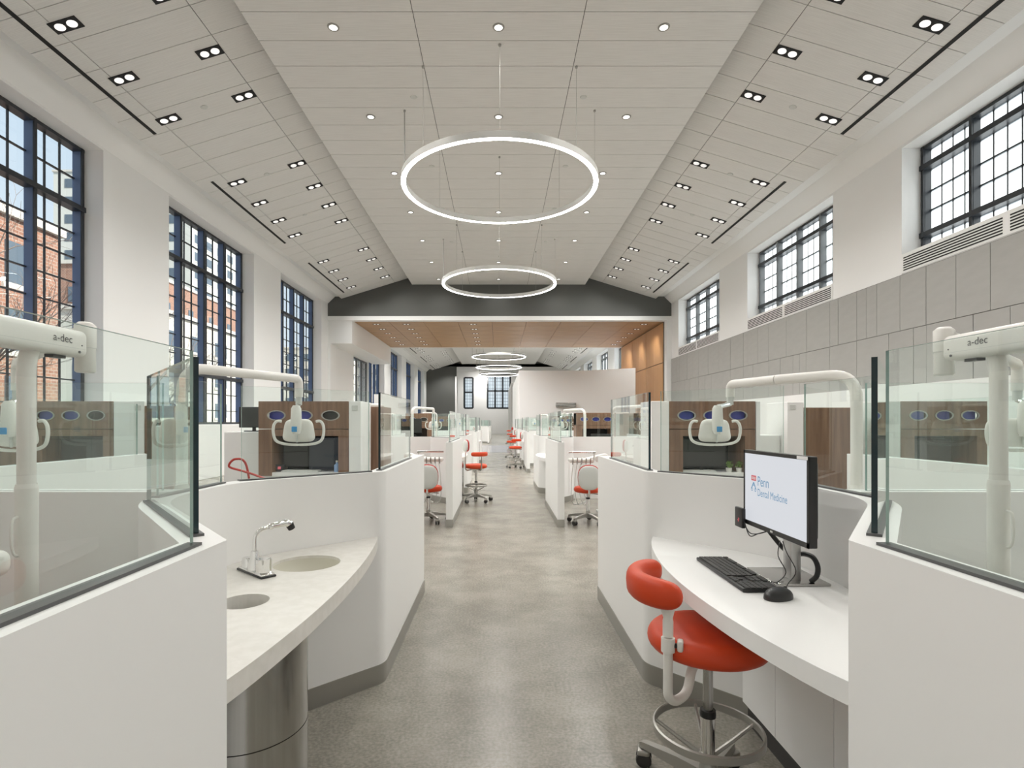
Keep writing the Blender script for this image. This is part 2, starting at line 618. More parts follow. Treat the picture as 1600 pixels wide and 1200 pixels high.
# ---- gable walls in dark grey
def gable(name, y, zb, x0, x1, t=0.25, leftdown=None):
    m_ = MB()
    pts = [(x0, zb), (x1, zb), (x1, H + 5.72), (3.3, H + 6.9), (-3.3, H + 6.9), (x0, H + 5.72)]
    v = [(x, yy, z) for yy in (y, y + t) for x, z in pts]
    n_ = len(pts)
    m_.add(v, [tuple(range(n_)), tuple(range(2 * n_ - 1, n_ - 1, -1))] + [(i, (i + 1) % n_, n_ + (i + 1) % n_, n_ + i) for i in range(n_)])
    if leftdown:
        m_.box(x0, y, 0, leftdown, y + t, zb)
    return struct(name, m_, darkwall)


gable('wall_gable', Y1, H + 4.58, XL, XR)
gable('wall_gable_far', Y3, H + 6.05, XL, XR, leftdown=-4.32)
# portal trim, soffit, bulkhead, timber wall
mb = MB()
mb.box(XL, Y1 - 0.06, H + 4.42, XR - 0.0, Y1 + 0.3, H + 4.60)
mb.box(7.28, Y1 - 0.06, 0, XR, Y1 + 0.3, H + 4.42)
struct('trim_4', mb, plaster)
mb = MB().box(XL, Y1 + 0.3, H + 3.43, -6.36, Y2, H + 4.60)
mb.box(XL, Y1 - 0.02, 0, XL + 0.12, Y1 + 1.0, H + 3.43)
mb.box(XL, Y1 + 0.02, H + 3.43, -6.36, Y1 + 0.3, H + 4.42)
struct('trim_5', mb, plaster)
mb = MB().box(-6.36, Y1 + 0.1, H + 4.50, 7.3, Y2, H + 4.56)
mb.box(-6.36, Y1 + 0.25, H + 4.56, 7.6, Y2, H + 7.0)
sof = struct('ceiling_soffit', mb, jointm)
pm = MB().box(-0.751, -0.597, 0, 0.751, 0.597, 0.03).mesh('wood_panel', soffitwood)
for i in range(9):
    for j in range(7):
        o = link('wood_panel', pm, sof); o.location = (-6.36 + 0.765 + 1.517 * i, Y1 + 0.25 + 0.605 + 1.213 * j, H + 4.425)
wd = struct('wall_timber', MB().box(7.25, Y1 + 0.3, 0, 7.5, Y2, H + 4.42), jointm)
pm = MB().box(0, -1.335, -0.985, 0.03, 1.335, 0.985).mesh('wood_panel', wallwood)
for i in range(3):
    for j in range(3):
        o = link('wood_panel', pm, wd); o.location = (7.215, Y1 + 0.32 + 1.35 + 2.71 * i, 0.99 + 1.99 * j - (0.0))
        if j == 2:
            o.scale = (1, 1, 0.88); o.location.z = 3.98 + 0.88
# slope of the far hall above the soffit end
struct('trim_6', MB().box(XL, Y2 - 0.02, H + 4.42, XR, Y2 + 0.15, H + 4.60), plaster)

# ---- tiled band on the right wall
random.seed(3)
def tile_band(y0, y1):
    for zt, zb in ((H + 2.73, H + 1.70), (H + 1.70, H + 0.66)):
        y = y0
        while y < y1 - 0.05:
            w = random.choice((0.3, 0.62, 0.93, 0.93, 0.62))
            e = min(y + w, y1)
            if y1 - e < 0.2:
                e = y1
            key = (round(e - y, 3), zt)
            if key not in TM:
                TM[key] = MB().box(-0.02, 0.005, zb + 0.005, 0.0, e - y - 0.005, zt - 0.005).mesh('wall_tile', tilem)
            o = link('wall_tile', TM[key], wr_); o.location = (XR - 0.012 - random.random() * 0.004, y, 0)
            y = e


TM = {}
tile_band(3.0, Y1 - 0.1)
mb = MB().box(XR - 0.012, 0.0, H + 0.65, XR, Y1 - 0.07, H + 2.74)
mb.build('tile_backing', jointm, wr_)
mb = MB().box(XR - 0.35, YB, 0.12, XR - 0.001, Y1 - 0.1, H + 0.66)
struct('trim_7', mb, plaster)

# ---- windows
PM = {}


def window(num, s, xw, y0, y1, z0, z1, lights, per, rows, thick, panemat, barm, depth=0.20, gx=None):
    """xw = inner wall face; rows = heights of horizontal bars; thick = those that are transoms"""
    root = sroot('window_%d' % num)
    gx = abs(xw) + 0.52 if gx is None else gx
    nx = gx - depth
    lw = (y1 - y0 - 0.10) / lights

    def bar(name, ya, yb, za, zb, xa, xb, m_):
        key = (name, round(yb - ya, 3), round(zb - za, 3), round(xb - xa, 3), m_.name, s)
        if key not in PM:
            PM[key] = MB().box(0, 0, 0, s * (xb - xa), yb - ya, zb - za).mesh(name, m_)
        o = link(name, PM[key], root); o.location = (s * xa, ya, za)
        return o
    bar('frame_rail', y0, y1, z1 - 0.06, z1, nx, gx, mullm)
    bar('frame_rail', y0, y1, z0, z0 + 0.06, nx, gx, mullm)
    for k in range(lights + 1):
        c = y0 + 0.05 + lw * k
        bar('mullion', c - 0.03, c + 0.03, z0, z1, nx + 0.02, gx, barm)
        bar('mullion_nose', c - 0.026, c + 0.030, z0, z1, nx - 0.008, nx + 0.02, mullm if barm is not mullg else mullg)  # strip keeps the room-facing edge free of the painted sky blue
    for zz in thick:
        bar('transom', y0, y1, zz - 0.045, zz + 0.045, nx - 0.03, gx, mullm)
    pw = (lw - 0.06) / per
    zs = sorted([z0 + 0.03] + list(rows) + list(thick) + [z1 - 0.03])
    for zz in rows:
        bar('glazing_bar', y0, y1, zz - 0.011, zz + 0.011, gx - 0.045, gx, barm if barm is mullg else mullm)
    for k in range(lights):
        c = y0 + 0.05 + lw * k + 0.03
        for j in range(1, per):
            bar('glazing_bar', c + pw * j - 0.009, c + pw * j + 0.009, z0, z1, gx - 0.04, gx - 0.005, barm if barm is mullg else mullm)
        for j in range(per):
            for q in range(len(zs) - 1):
                bar('pane', c + pw * j, c + pw * (j + 1), zs[q], zs[q + 1], gx - 0.03, gx - 0.024, panemat)
    return root


wi = 1
for k, (a, b_) in enumerate(LWIN):
    if b_ < 3:
        continue
    z0 = 1.30
    rows = [WT - 0.56] + [WT - 1.13 - 0.455 * i for i in range(1, 9)]
    far = a > Y1
    window(wi, -1, XL, a, b_, z0, WT, 4, 3, [r_ for r_ in rows if r_ > z0 + 0.1][::(2 if far else 1)], [WT - 1.13] + ([WT - 3.85] if not far else []), paneglass, mull_sky, 0.17)
    wi += 1
for k, (a, b_) in enumerate(RWIN):
    z0 = H + 3.12
    far = a > Y1
    window(wi, 1, XR, a, b_, z0, WT, 4, 4 if not far else 2, [H + 4.28, H + 3.92], [H + 4.71, H + 3.46], frost, mullm if k < 2 else mullg, 0.17)
    # louvred grille below the window
    gr = sroot('trim_%d' % (20 + k))
    gb = MB()
    gb.box(XR - 0.012, a, H + 2.76, XR + 0.02, b_, H + 3.10)
    gb.build('grille_back', plaster, gr)
    if not far:
        sl = MB().box(XR - 0.016, 0, 0, XR - 0.0125, (b_ - a) / 2 - 0.12, 0.022).mesh('slot', blackm)
        for half in range(2):
            for q in range(6):
                o = link('slot', sl, gr); o.location = (0, a + 0.06 + half * (b_ - a) / 2, H + 2.80 + 0.045 * q)
    wi += 1
    mb = MB().box(XR, a, H + 2.78, XR + 0.50, b_, H + 3.12)
    mb.build('sill', plaster, gr)
window(wi, -1, XL, PW[0], PW[1], H + 0.35, H + 3.4, 3, 2, [H + 0.9, H + 1.5, H + 2.0, H + 2.5, H + 3.0], [], paneglass, mullg, 0.1, gx=7.6); wi += 1
# end windows, built facing along the hall
for (xa, xb, za, zb), nl in ((EW[0], 3), (EW[1], 1)):
    root = sroot('window_%d' % wi); wi += 1
    lw = (xb - xa) / nl
    for k in range(nl + 1):
        MB().box(xa + lw * k - 0.10, YE - 0.02, za, xa + lw * k + 0.10, YE + 0.2, zb).build('mullion', mullm, root)
    for zz in (za, zb, za + (zb - za) * 0.52):
        MB().box(xa, YE - 0.02, zz - 0.09, xb, YE + 0.2, zz + 0.09).build('transom', mullm, root)
    for k in range(nl):
        for q in range(1, 3):
            x = xa + lw * (k + q / 3)
            MB().box(x - 0.02, YE + 0.02, za, x + 0.02, YE + 0.1, zb).build('glazing_bar', mullg, root)
        MB().box(xa + lw * k, YE + 0.12, za, xa + lw * (k + 1), YE + 0.13, zb).build('pane', frost, root)
    for q in range(1, 10):
        zz = za + (zb - za) * q / 10
        MB().box(xa, YE + 0.03, zz - 0.02, xb, YE + 0.09, zz + 0.02).build('glazing_bar', mullg, root)

struct('ceiling_end', MB().box(-8, Y3 + 0.2, H + 6.0, 8, YE + 0.4, H + 6.2), plaster)
# curved white wall beyond the far gable and the white box room on the right
mb = MB()
pts = [(-4.32, Y3 - 0.05), (-4.2, 57.2), (-3.9, 58.6), (-3.3, 60.2), (-2.6, 61.6)]
th = 0.15
mb.box(-4.45, Y3 - 0.1, 0, -4.28, 57.2, H + 4.7)
struct('wall_return', mb, plaster)
mb = MB()
mb.prism([(1.13, 30.0), (4.78, 30.0), (7.2, 28.6), (7.2, 28.75), (4.83, 30.15), (1.28, 30.15), (1.28, 44), (1.13, 44)], 0, H + 2.80)
mb.prism([(1.13, 30.0), (4.78, 30.0), (7.2, 28.6), (7.2, 44), (1.13, 44)], H + 2.80, H + 2.86)
struct('wall_box_room', mb, plaster)
struct('wall_corridor', MB().box(1.0, 44.0, 0, 1.2, 55.6, H + 3.2), tilem)
# shutter box on the box room wall
rb = MB().rbox(3.15, 29.78, H + 0.85, 4.25, 29.99, H + 1.08, 0.01)
o = rb.build('shutter_box', steel); tag(o, 'short steel roller shutter box on the tall white wall at the right', 'shutter box')

# ---- outside
g = MB().box(-160, -60, -1.3, -8.2, 260, -1.2); struct('trim_90', g, groundm)


def building(name, label, x0, y0, x1, y1, z, m, wcols, wrows, wm, face='x', ww=1.2, wh=1.8):
    b = thing(name, label, 'building', ((x0 + x1) / 2, (y0 + y1) / 2, -1.2))
    cx_, cy_ = (x0 + x1) / 2, (y0 + y1) / 2
    MB().box(x0 - cx_, y0 - cy_, 0, x1 - cx_, y1 - cy_, z + 1.2).build('wall', m, b)
    MB().box(x0 - cx_ - 0.2, y0 - cy_ - 0.2, z + 1.2, x1 - cx_ + 0.2, y1 - cy_ + 0.2, z + 1.6).build('cornice', stonem, b)
    wmesh = MB().box(-0.03, -ww / 2, -wh / 2, 0.06, ww / 2, wh / 2).mesh('window', winglass)
    wmesh2 = MB().box(-ww / 2, -0.06, -wh / 2, ww / 2, 0.03, wh / 2).mesh('window', winglass)
    lint = MB().box(-0.03, -ww / 2 - 0.15, -0.12, 0.10, ww / 2 + 0.15, 0.12).mesh('lintel', stonem)
    for i in range(wcols):
        for j in range(wrows):
            yy = (y0 - cy_) + (y1 - y0) * (i + 0.5) / wcols
            zz = 2.2 + (z - 1.5) * (j + 0.5) / wrows
            o = link('window', wmesh, b); o.location = (x1 - cx_, yy, zz)
            o = link('lintel', lint, b); o.location = (x1 - cx_, yy, zz - wh / 2 - 0.12)
            if i < 4:
                xx = (x0 - cx_) + (x1 - x0) * (i + 0.5) / 4
                o = link('window', wmesh2, b); o.location = (xx, y0 - cy_, zz)
    return b


building('brick_building', 'red brick building with stone lintels behind the nearest left window', -34, -6, -21, 26.0, 10.2, brickm, 7, 3, winglass)
building('brick_building', 'low brick block with a brown roof seen through the second left window', -60, 64, -44, 108, 20, brickm, 8, 3, winglass)
building('office_building', 'pale office block in front of the low brick building', -42, 44, -28, 70, 10.5, stonem, 6, 3, winglass, ww=2.2, wh=1.4)
building('apartment_tower', 'pale high tower in the distance behind the second left window', -90, 110, -62, 150, 52, towerm, 9, 14, winglass, ww=2.4, wh=1.8)
building('office_building', 'long pale block seen through the third left window', -60, 152, -44, 230, 22, stonem, 10, 5, winglass, ww=3, wh=2)


def tree(x, y, h, label, seed):
    random.seed(seed)
    t = thing('bare_tree', label, 'tree', (x, y, -1.2), group='bare trees outside the left windows')
    tr = MB(); br_ = MB()
    tr.tube([(0, 0, 0), (0.1, 0.05, h * 0.25), (0, 0.1, h * 0.5)], [0.15, 0.12, 0.08], 8)

    def grow(p, d, L, r_, depth):
        q = p + d * L
        mid = (p + q) / 2 + Vector((random.uniform(-1, 1), random.uniform(-1, 1), random.uniform(-1, 1))) * L * 0.08
        br_.tube([p, mid, q], [r_, r_ * 0.8, r_ * 0.6], 4, cap=False)
        if depth == 0:
            return
        for k in range(3):
            nd = (d + Vector((random.uniform(-1, 1), random.uniform(-1, 1), random.uniform(-0.4, 0.8))) * 0.75).normalized()
            grow(mid if k == 0 else q, nd, L * 0.72, r_ * 0.55, depth - 1)
    for k in range(5):
        a = 2 * pi * k / 5 + random.random()
        grow(Vector((0, 0.1, h * (0.3 + 0.05 * k))), Vector((cos(a) * 0.7, sin(a) * 0.7, 0.8)).normalized(), h * 0.20, 0.05, 4)
    tr.build('trunk', barkm, t); br_.build('branches', barkm, t)


tree(-13.5, 13.0, 8.5, 'bare tree close outside the nearest left window', 1)
tree(-14.0, 21.5, 8.5, 'bare tree outside the second left window, nearer one', 2)
tree(-21.0, 33.0, 8, 'bare tree outside the second left window, farther one', 3)
tree(-14.0, 43.5, 8, 'bare tree outside the third left window', 4)
# ------------------------------------------------------------------ ceiling fixtures
P_DOWN, P_PAIR = 160, 95
tm = MB().lathe([(0.062, 0.0), (0.085, 0.0), (0.09, 0.006), (0.09, 0.012)], n=20).mesh('trim', ringmetal)
lm_ = MB().lathe([(0.0001, 0.004), (0.064, 0.004)], n=20).mesh('lens', lampm)
sc_ = MB().lathe([(0.064, 0.004), (0.05, 0.010), (0.05, 0.012)], n=16).mesh('baffle', plasticg)
SIDE = {-1: 'left', 0: 'middle', 1: 'right'}
n_sp = 0
for i in range(9):
    y = 22.7 - 2.412 * i
    for s in (-1, 0, 1):
        if y > 6.5:
            f = thing('downlight', 'round recessed downlight in the flat ceiling, %s column, %s row from the dark gable' % (SIDE[s], ORD[i]), 'downlight', (2.5 * s, y, H + HC - 0.012), group='round downlights in the flat ceiling')
            link('trim', tm, f); link('lens', lm_, f)
        spot('downlight_beam', (2.5 * s, y, H + HC - 0.05), P_DOWN * (0.3 if i == 0 else 0.45 if i > 6 else 1), ang=150)
pm_ = MB().box(-0.20, -0.10, -0.008, 0.20, 0.10, 0.004).mesh('plate', blackm)
l2 = MB().lathe([(0.0001, -0.014), (0.062, -0.014), (0.068, -0.008)], n=20).mesh('lamp', twinm)


def pair(x, y, label, light=True, big=1.0):
    s = 1 if x > 0 else -1
    z = H + sh(x) - 0.006
    f = thing('twin_spotlight', label, 'spotlight', (x, y, z), group='twin spotlights in the sloped ceilings')
    f.rotation_euler = (0, s * ths, 0)
    link('plate', pm_, f)
    for q in (-0.088, 0.088):
        o = link('lamp', l2, f); o.location = (q, 0, 0)
    if light:
        spot('spotlight_beam', (x, y, z - 0.05), P_PAIR * big, ang=150, tgt=(-s * 0.45, 0, -1))


k = 0
ys_all = []
for gi in range(-1, 3):
    for q in range(4):
        ys_all.append(14.45 + 6.21 * gi + 1.19 * (q - 1.5))
ys_all = sorted(ys_all, reverse=True)
for j, y in enumerate(ys_all):
    for s in (-1, 1):
        for xx, rn in ((4.69, 'inner'), (6.08, 'outer')):
            if y < 5.8:
                continue
            pair(s * xx, y, 'black twin spotlight in the %s slope, %s row, %s from the far gable' % (SIDE[s], rn, ORD[j]))
for xx in (-6.08, -4.69, 4.69, 6.08):
    for y in (0.2, 3.2):
        spot('spotlight_beam', (xx, y, H + sh(xx) - 0.06), P_PAIR * 1.5, ang=150, tgt=(-math.copysign(0.45, xx), 0, -1))
for j, (a, b_) in enumerate([(w[0] + 0.1, w[1] + 0.1) for w in LWIN if 3 < w[1] < Y1]):
    for s in (-1, 1):
        x = 6.50
        m_ = MB().box(-0.03, 0, -0.004, 0.03, b_ - a, 0.004)
        o = m_.build('air_slot', blackm); o.location = (s * x, a, H + sh(x) - 0.005); o.rotation_euler = (0, s * ths, 0)
        tag(o, 'long black linear air slot in the %s slope, %s from the camera' % (SIDE[s], ORD[j]), 'air slot', 'air slots along the ceiling edges')
dm = MB().lathe([(0.0001, -0.012), (0.055, -0.010), (0.065, 0)], n=16).mesh('ceiling_sensor', plasticg)
for j, y in enumerate((10.0, 12.7, 15.2, 18.0)):
    for s in (-1, 1):
        o = link('ceiling_sensor', dm); o.location = (s * 1.56, y, H + HC)
        tag(o, 'small grey ceiling sensor disc in the flat ceiling, %s side, %s from the camera' % (SIDE[s], ORD[j]), 'sensor', 'ceiling sensors')
        if j < 3:
            o = link('ceiling_sensor', dm); o.location = (s * 5.41, y, H + sh(5.41) - 0.001); o.rotation_euler = (0, s * ths, 0)
            tag(o, 'small grey ceiling sensor disc in the %s slope, %s from the camera' % (SIDE[s], ORD[j]), 'sensor', 'ceiling sensors')

# ring pendants
RR = 1.86


def ring(y, label, first=None):
    if first:
        r_ = dup(first, (0.02, y, H + 4.48), label=label)
    else:
        r_ = thing('ring_pendant', label, 'pendant light', (0.02, y, H + 4.48), group='ring pendants')
        MB().lathe([(RR, 0.004), (RR, 0.12), (RR - 0.085, 0.12), (RR - 0.085, 0.004)], n=96).build('ring_body', ringmetal, r_)
        MB().lathe([(RR, 0.004), (RR - 0.003, 0.0), (RR - 0.082, 0.0), (RR - 0.085, 0.004)], n=96).build('diffuser', ringm, r_)
        for k_ in range(8):
            a = pi / 4 * k_
            rad = 0.011 if k_ == 4 else 0.0025
            cx_, cy_ = (RR - 0.04) * cos(a), (RR - 0.04) * sin(a)
            MB().tube([(cx_, cy_, 0.12), (cx_, cy_, HC - 4.48)], rad, 6).build('cable', ringmetal, r_)
            MB().cyl(cx_, cy_, HC - 4.48 - 0.03, HC - 4.48, 0.022, 10).build('cable_cap', ringmetal, r_)
    d = bpy.data.lights.new('ring_glow', 'AREA'); d.shape = 'DISK'; d.size = 0.1
    return r_


r1 = ring(10.42, 'large glowing ring pendant nearest the camera')
ring(17.74, 'glowing ring pendant in front of the dark gable', r1)
ring(37.4, 'distant glowing ring pendant, highest of the three beyond the portal', r1)
ring(44.6, 'distant glowing ring pendant, middle of the three beyond the portal', r1)
ring(51.2, 'distant glowing ring pendant, lowest of the three beyond the portal', r1)

# far hall lights: sparse strong spots stand for its rows of downlights
for y in (35, 40, 45, 50, 54):
    for x in (-5, 0, 5):
        h_ = HC if x == 0 else sh(x)
        spot('spotlight_beam', (x, y, H + h_ - 0.06), 760)
for y in (58, 62):
    spot('spotlight_beam', (-1.5, y, H + 5.5), 520, ang=150, tgt=(0, 0.7, -1))  # unseen spots added to brighten the end wall, no fixtures here
fm = MB()
for g_ in range(4):
    for q in range(4):
        y = 33.6 + 6.2 * g_ + 1.19 * q
        for s in (-1, 1):
            for xx in (4.69, 6.08):
                pair(s * xx, y, 'tiny twin spotlight in the %s slope beyond the portal, %s row, %s from the soffit' % (SIDE[s], 'inner' if xx < 5 else 'outer', ORD[g_ * 4 + q]), light=False)
for g_ in range(4):
    for s in (-1, 1):
        o = MB().box(-0.03, 0, -0.004, 0.03, 4.2, 0.004).build('air_slot', blackm); o.location = (s * 6.5, 32.6 + 6.28 * g_, H + sh(6.5) - 0.005); o.rotation_euler = (0, s * ths, 0)
        tag(o, 'air slot in the %s slope beyond the portal, %s after the soffit' % (SIDE[s], ORD[g_]), 'air slot', 'air slots along the ceiling edges')
# soffit twin lights
sp2 = MB().box(-0.16, -0.07, -0.006, 0.16, 0.07, 0.003).mesh('plate', blackm)
for ci, cx_ in enumerate((-5.5, -4.15, -1.15, 6.55)):
    for q in range(6):
        y = Y1 + 0.9 + 1.28 * q
        f = thing('soffit_spotlight', 'twin spotlight in the wooden soffit, %s column from the left, %s row back' % (ORD[ci], ORD[q]), 'spotlight', (cx_, y, H + 4.42), group='twin spotlights in the wooden soffit')
        link('plate', sp2, f)
        for d_ in (-0.075, 0.075):
            o = link('lamp', l2, f); o.location = (d_, 0, 0); o.scale = (0.8, 0.8, 0.8)
        if q % 2 == 0:
            spot('spotlight_beam', (cx_, y, H + 4.36), (110, 330, 560, 150)[ci], ang=(80, 120, 140, 120)[ci], tgt=(0.1 if ci == 0 else 0, 0.45, -1))

# ------------------------------------------------------------------ clinic partitions
PT = 1.094          # rim height
TH = 0.085          # partition thickness
GT = H + 0.148      # glass top


def offset(pts, d):
    """offset an open polyline to its left by d, mitred"""
    out = []
    n_ = len(pts)
    for i in range(n_):
        if i == 0 or i == n_ - 1:
            a = Vector(pts[i]); b_ = Vector(pts[i + 1] if i == 0 else pts[i - 1])
            t_ = (b_ - a) if i == 0 else (a - b_)
            t_.normalize()
            out.append(a + Vector((-t_.y, t_.x)) * d)
        else:
            t1 = (Vector(pts[i]) - Vector(pts[i - 1])).normalized(); t2 = (Vector(pts[i + 1]) - Vector(pts[i])).normalized()
            n1 = Vector((-t1.y, t1.x)); n2 = Vector((-t2.y, t2.x))
            m_ = (n1 + n2).normalized()
            out.append(Vector(pts[i]) + m_ * (d / max(0.3, m_.dot(n1))))
    return [(p.x, p.y) for p in out]


def seg_box(mb, p, q, t_, z0, z1, mi=0, inset0=0, inset1=0, mi_edge=None):
    p, q = Vector(p), Vector(q)
    d = (q - p).normalized(); n_ = Vector((-d.y, d.x))
    p = p + d * inset0; q = q - d * inset1
    a, b_, c, e = p - n_ * t_ / 2, q - n_ * t_ / 2, q + n_ * t_ / 2, p + n_ * t_ / 2
    v = [(*k_, z0) for k_ in (a, b_, c, e)] + [(*k_, z1) for k_ in (a, b_, c, e)]
    me_ = mi if mi_edge is None else mi_edge
    mb.add(v, [(0, 1, 5, 4), (2, 3, 7, 6)], mi)
    mb.add(v, [(3, 0, 4, 7), (1, 2, 6, 5)], me_)
    mb.add(v, [(3, 2, 1, 0), (4, 5, 6, 7)], mi if mi_edge is None else mi_edge + 1)


def roundp(pts, radii):
    out = [pts[0]]
    for i in range(1, len(pts) - 1):
        if radii[i] == 0:
            out.append(pts[i]); continue
        seg = bend([(*pts[i - 1], 0), (*pts[i], 0), (*pts[i + 1], 0)], radii[i], 8)[1:-1]
        out += [(p.x, p.y) for p in seg]
    out.append(pts[-1])
    return out


def partition(s, yc, label, detail=2):
    """one side's partition run around a niche; s=-1 left, +1 right. Things are laid in world coordinates relative to yc"""
    xa = 0.592 if s < 0 else 0.762
    nb = 1.12 if s < 0 else 1.24
    r_ = thing('clinic_partition', label, 'partition', (0, yc, 0), group='white partitions beside the aisle')
    y0 = -2.70 if s < 0 else -2.70
    ye = 2.33 if s < 0 else 2.17
    pts = [(s * xa, y0 + 0.35), (s * xa, -0.815), (s * nb, -0.19), (s * nb, 0.33), (s * xa, 0.83), (s * xa, ye)]
    if yc > 5:
        pts[0] = (s * xa, -2.65)
    corners = list(pts)
    pts = [tuple(p)[:2] for p in roundp(pts, (0, 0, 0.20, 0.20, 0.05, 0))]
    d = TH * (1 if s < 0 else -1)
    back = offset(pts, d)
    MB().prism([tuple(p) for p in pts] + back[::-1], 0.0, PT).build('wall_panel', white, r_)
    # kick plate, 3 mm proud
    out_ = offset(pts, -0.004 * (1 if s < 0 else -1))
    b2 = offset(pts, (TH + 0.004) * (1 if s < 0 else -1))
    b2[-1] = (b2[-1][0], b2[-1][1] + 0.004); out_[-1] = (out_[-1][0], out_[-1][1] + 0.004)
    b2[0] = (b2[0][0], b2[0][1] - 0.004); out_[0] = (out_[0][0], out_[0][1] - 0.004)
    MB().prism(out_ + b2[::-1], 0.0, 0.10).build('kick_plate', kick, r_)
    mid = offset(corners, d / 2)
    # glass screens
    gl = [(mid[0], mid[1], 0.05, 0.045), (mid[1], mid[2], 0.075, 0.06), (mid[2], mid[3], 0.06, 0.07), (mid[3], mid[4], 0.05, 0.05), (mid[4], mid[5], 0.05, 0.45 if s < 0 else 0.30)]
    for i, (p, q, i0, i1) in enumerate(gl):
        m_ = MB(); seg_box(m_, p, q, 0.012 if i in (1, 4) else 0.007, PT + 0.004, GT + (0.012 if i > 1 else 0), 0, i0, i1, 1)
        m_.build('glass_screen', [glass, gedge if i in (1, 4) else gedgel, gedgel], r_)
        m_ = MB(); seg_box(m_, p, q, 0.030, PT, PT + 0.006, 0, i0 - 0.012, i1 - 0.012)
        m_.build('glass_channel', chan, r_)
    # divider and outer run
    xo = 2.85
    m_ = MB().box(s * (nb + TH * 0.9), 0.0, 0, s * xo, TH, PT)
    m_.build('divider_panel', white, r_)
    m_ = MB(); seg_box(m_, (s * (nb + 0.14), TH / 2), (s * (xo - 0.05), TH / 2), 0.012, PT, GT, 0, 0, 0, 1)
    m_.build('glass_screen', [glass, gedgel, gedgel], r_)
    oy = 0.0 if yc < 5 else -1.6
    m_ = MB().box(s * xo, oy, 0, s * (xo + TH), 2.45, PT)
    m_.build('outer_panel', white, r_)
    m_ = MB(); seg_box(m_, (s * (xo + TH / 2), oy + 0.1), (s * (xo + TH / 2), 2.35), 0.012, PT, GT, 0, 0, 0, 1)
    m_.build('glass_screen', [glass, gedgel, gedgel], r_)
    return r_, pts


def circle(cx_, cy_, r_, n_=40):
    return [(cx_ + r_ * cos(2 * pi * i / n_), cy_ + r_ * sin(2 * pi * i / n_)) for i in range(n_)]


def slab_holes(outer, holes, z0, z1, name, m_, parent, label=None):
    bm = bmesh.new()
    loops = []
    for lp in [outer] + holes:
        vs_ = [bm.verts.new((x, y, z1)) for x, y in lp]
        es = [bm.edges.new((vs_[i], vs_[(i + 1) % len(vs_)])) for i in range(len(vs_))]
        loops.append((vs_, es))
    bmesh.ops.triangle_fill(bm, use_beauty=True, use_dissolve=False, edges=[e for l_ in loops for e in l_[1]])
    top = list(bm.faces)
    r2 = bmesh.ops.extrude_face_region(bm, geom=top)
    for v in [g_ for g_ in r2['geom'] if isinstance(g_, bmesh.types.BMVert)]:
        v.co.z = z0
    bmesh.ops.recalc_face_normals(bm, faces=bm.faces)
    me = bpy.data.meshes.new(name); bm.to_mesh(me); bm.free()
    me.materials.append(m_)
    return link(name, me, parent, label)


def front_curve(xe, xm, y0, y1, n_=24, skew=0.5):
    """x of the front edge, ends at xe, bulging to xm"""
    out = []
    for i in range(n_ + 1):
        t_ = i / n_
        bow = (4 * t_ * (1 - t_)) ** 0.9
        out.append((xe + (xm - xe) * bow, y0 + (y1 - y0) * t_))
    return out


CT = H - 0.587
def counter(s, yc, pts, label, sink):
    xe = 0.622 if s < 0 else 0.795
    xm = 0.56 if s < 0 else 0.665
    t_ = thing('niche_counter', label, 'counter', (0, yc, 0), group='curved counters in the aisle niches')
    fr = [(s * x, y) for x, y in front_curve(xe, xm, -0.775, 0.80)]
    inner = offset(pts, -0.0015 * (1 if s < 0 else -1))
    # back edge follows the niche
    poly = fr + [p for p in inner[2:-2] if p[0] * s > xe + 0.04][::-1]
    holes = []
    if sink:
        c1 = (-0.80, 0.27, 0.135); c2 = (-0.835, -0.215, 0.078)
        holes = [circle(*c1), circle(*c2)]
    slab_holes(poly, holes, CT - 0.055, CT, 'worktop', counterm if sink else white, t_)
    if sink:
        prof = [(c1[2] + 0.001, 0)] + [(c1[2] * cos(a), -0.11 * sin(a) ** 0.8) for a in [pi / 2 * q / 10 for q in range(1, 10)]] + [(0.02, -0.112), (0.0001, -0.112)]
        MB().lathe(prof, (c1[0], c1[1], CT - 0.002), 40).build('sink_bowl', basinm, t_)
        MB().cyl(c1[0], c1[1], CT - 0.115, CT - 0.109, 0.022, 20).build('drain', chrome, t_)
        MB().lathe([(c2[2] + 0.001, 0), (c2[2], -0.13), (0.0001, -0.13)], (c2[0], c2[1], CT - 0.002), 32).build('waste_chute', holem, t_)
        # small bracket under the front
        MB().box(-0.70, 0.30, CT - 0.10, -0.66, 0.42, CT - 0.055).build('bracket', kick, t_)
    else:
        # panelled front below the desk, set back
        for q, (a, b_) in enumerate(((-0.36, -0.225), (-0.222, 0.152), (0.155, 0.44))):
            MB().box(1.095, a, 0.10, 1.115, b_, CT - 0.055).build('modesty_panel', white, t_)
        MB().box(1.118, -0.35, 0.0, 1.13, 0.44, 0.10).build('toe_kick', darkplastic, t_)
    return t_


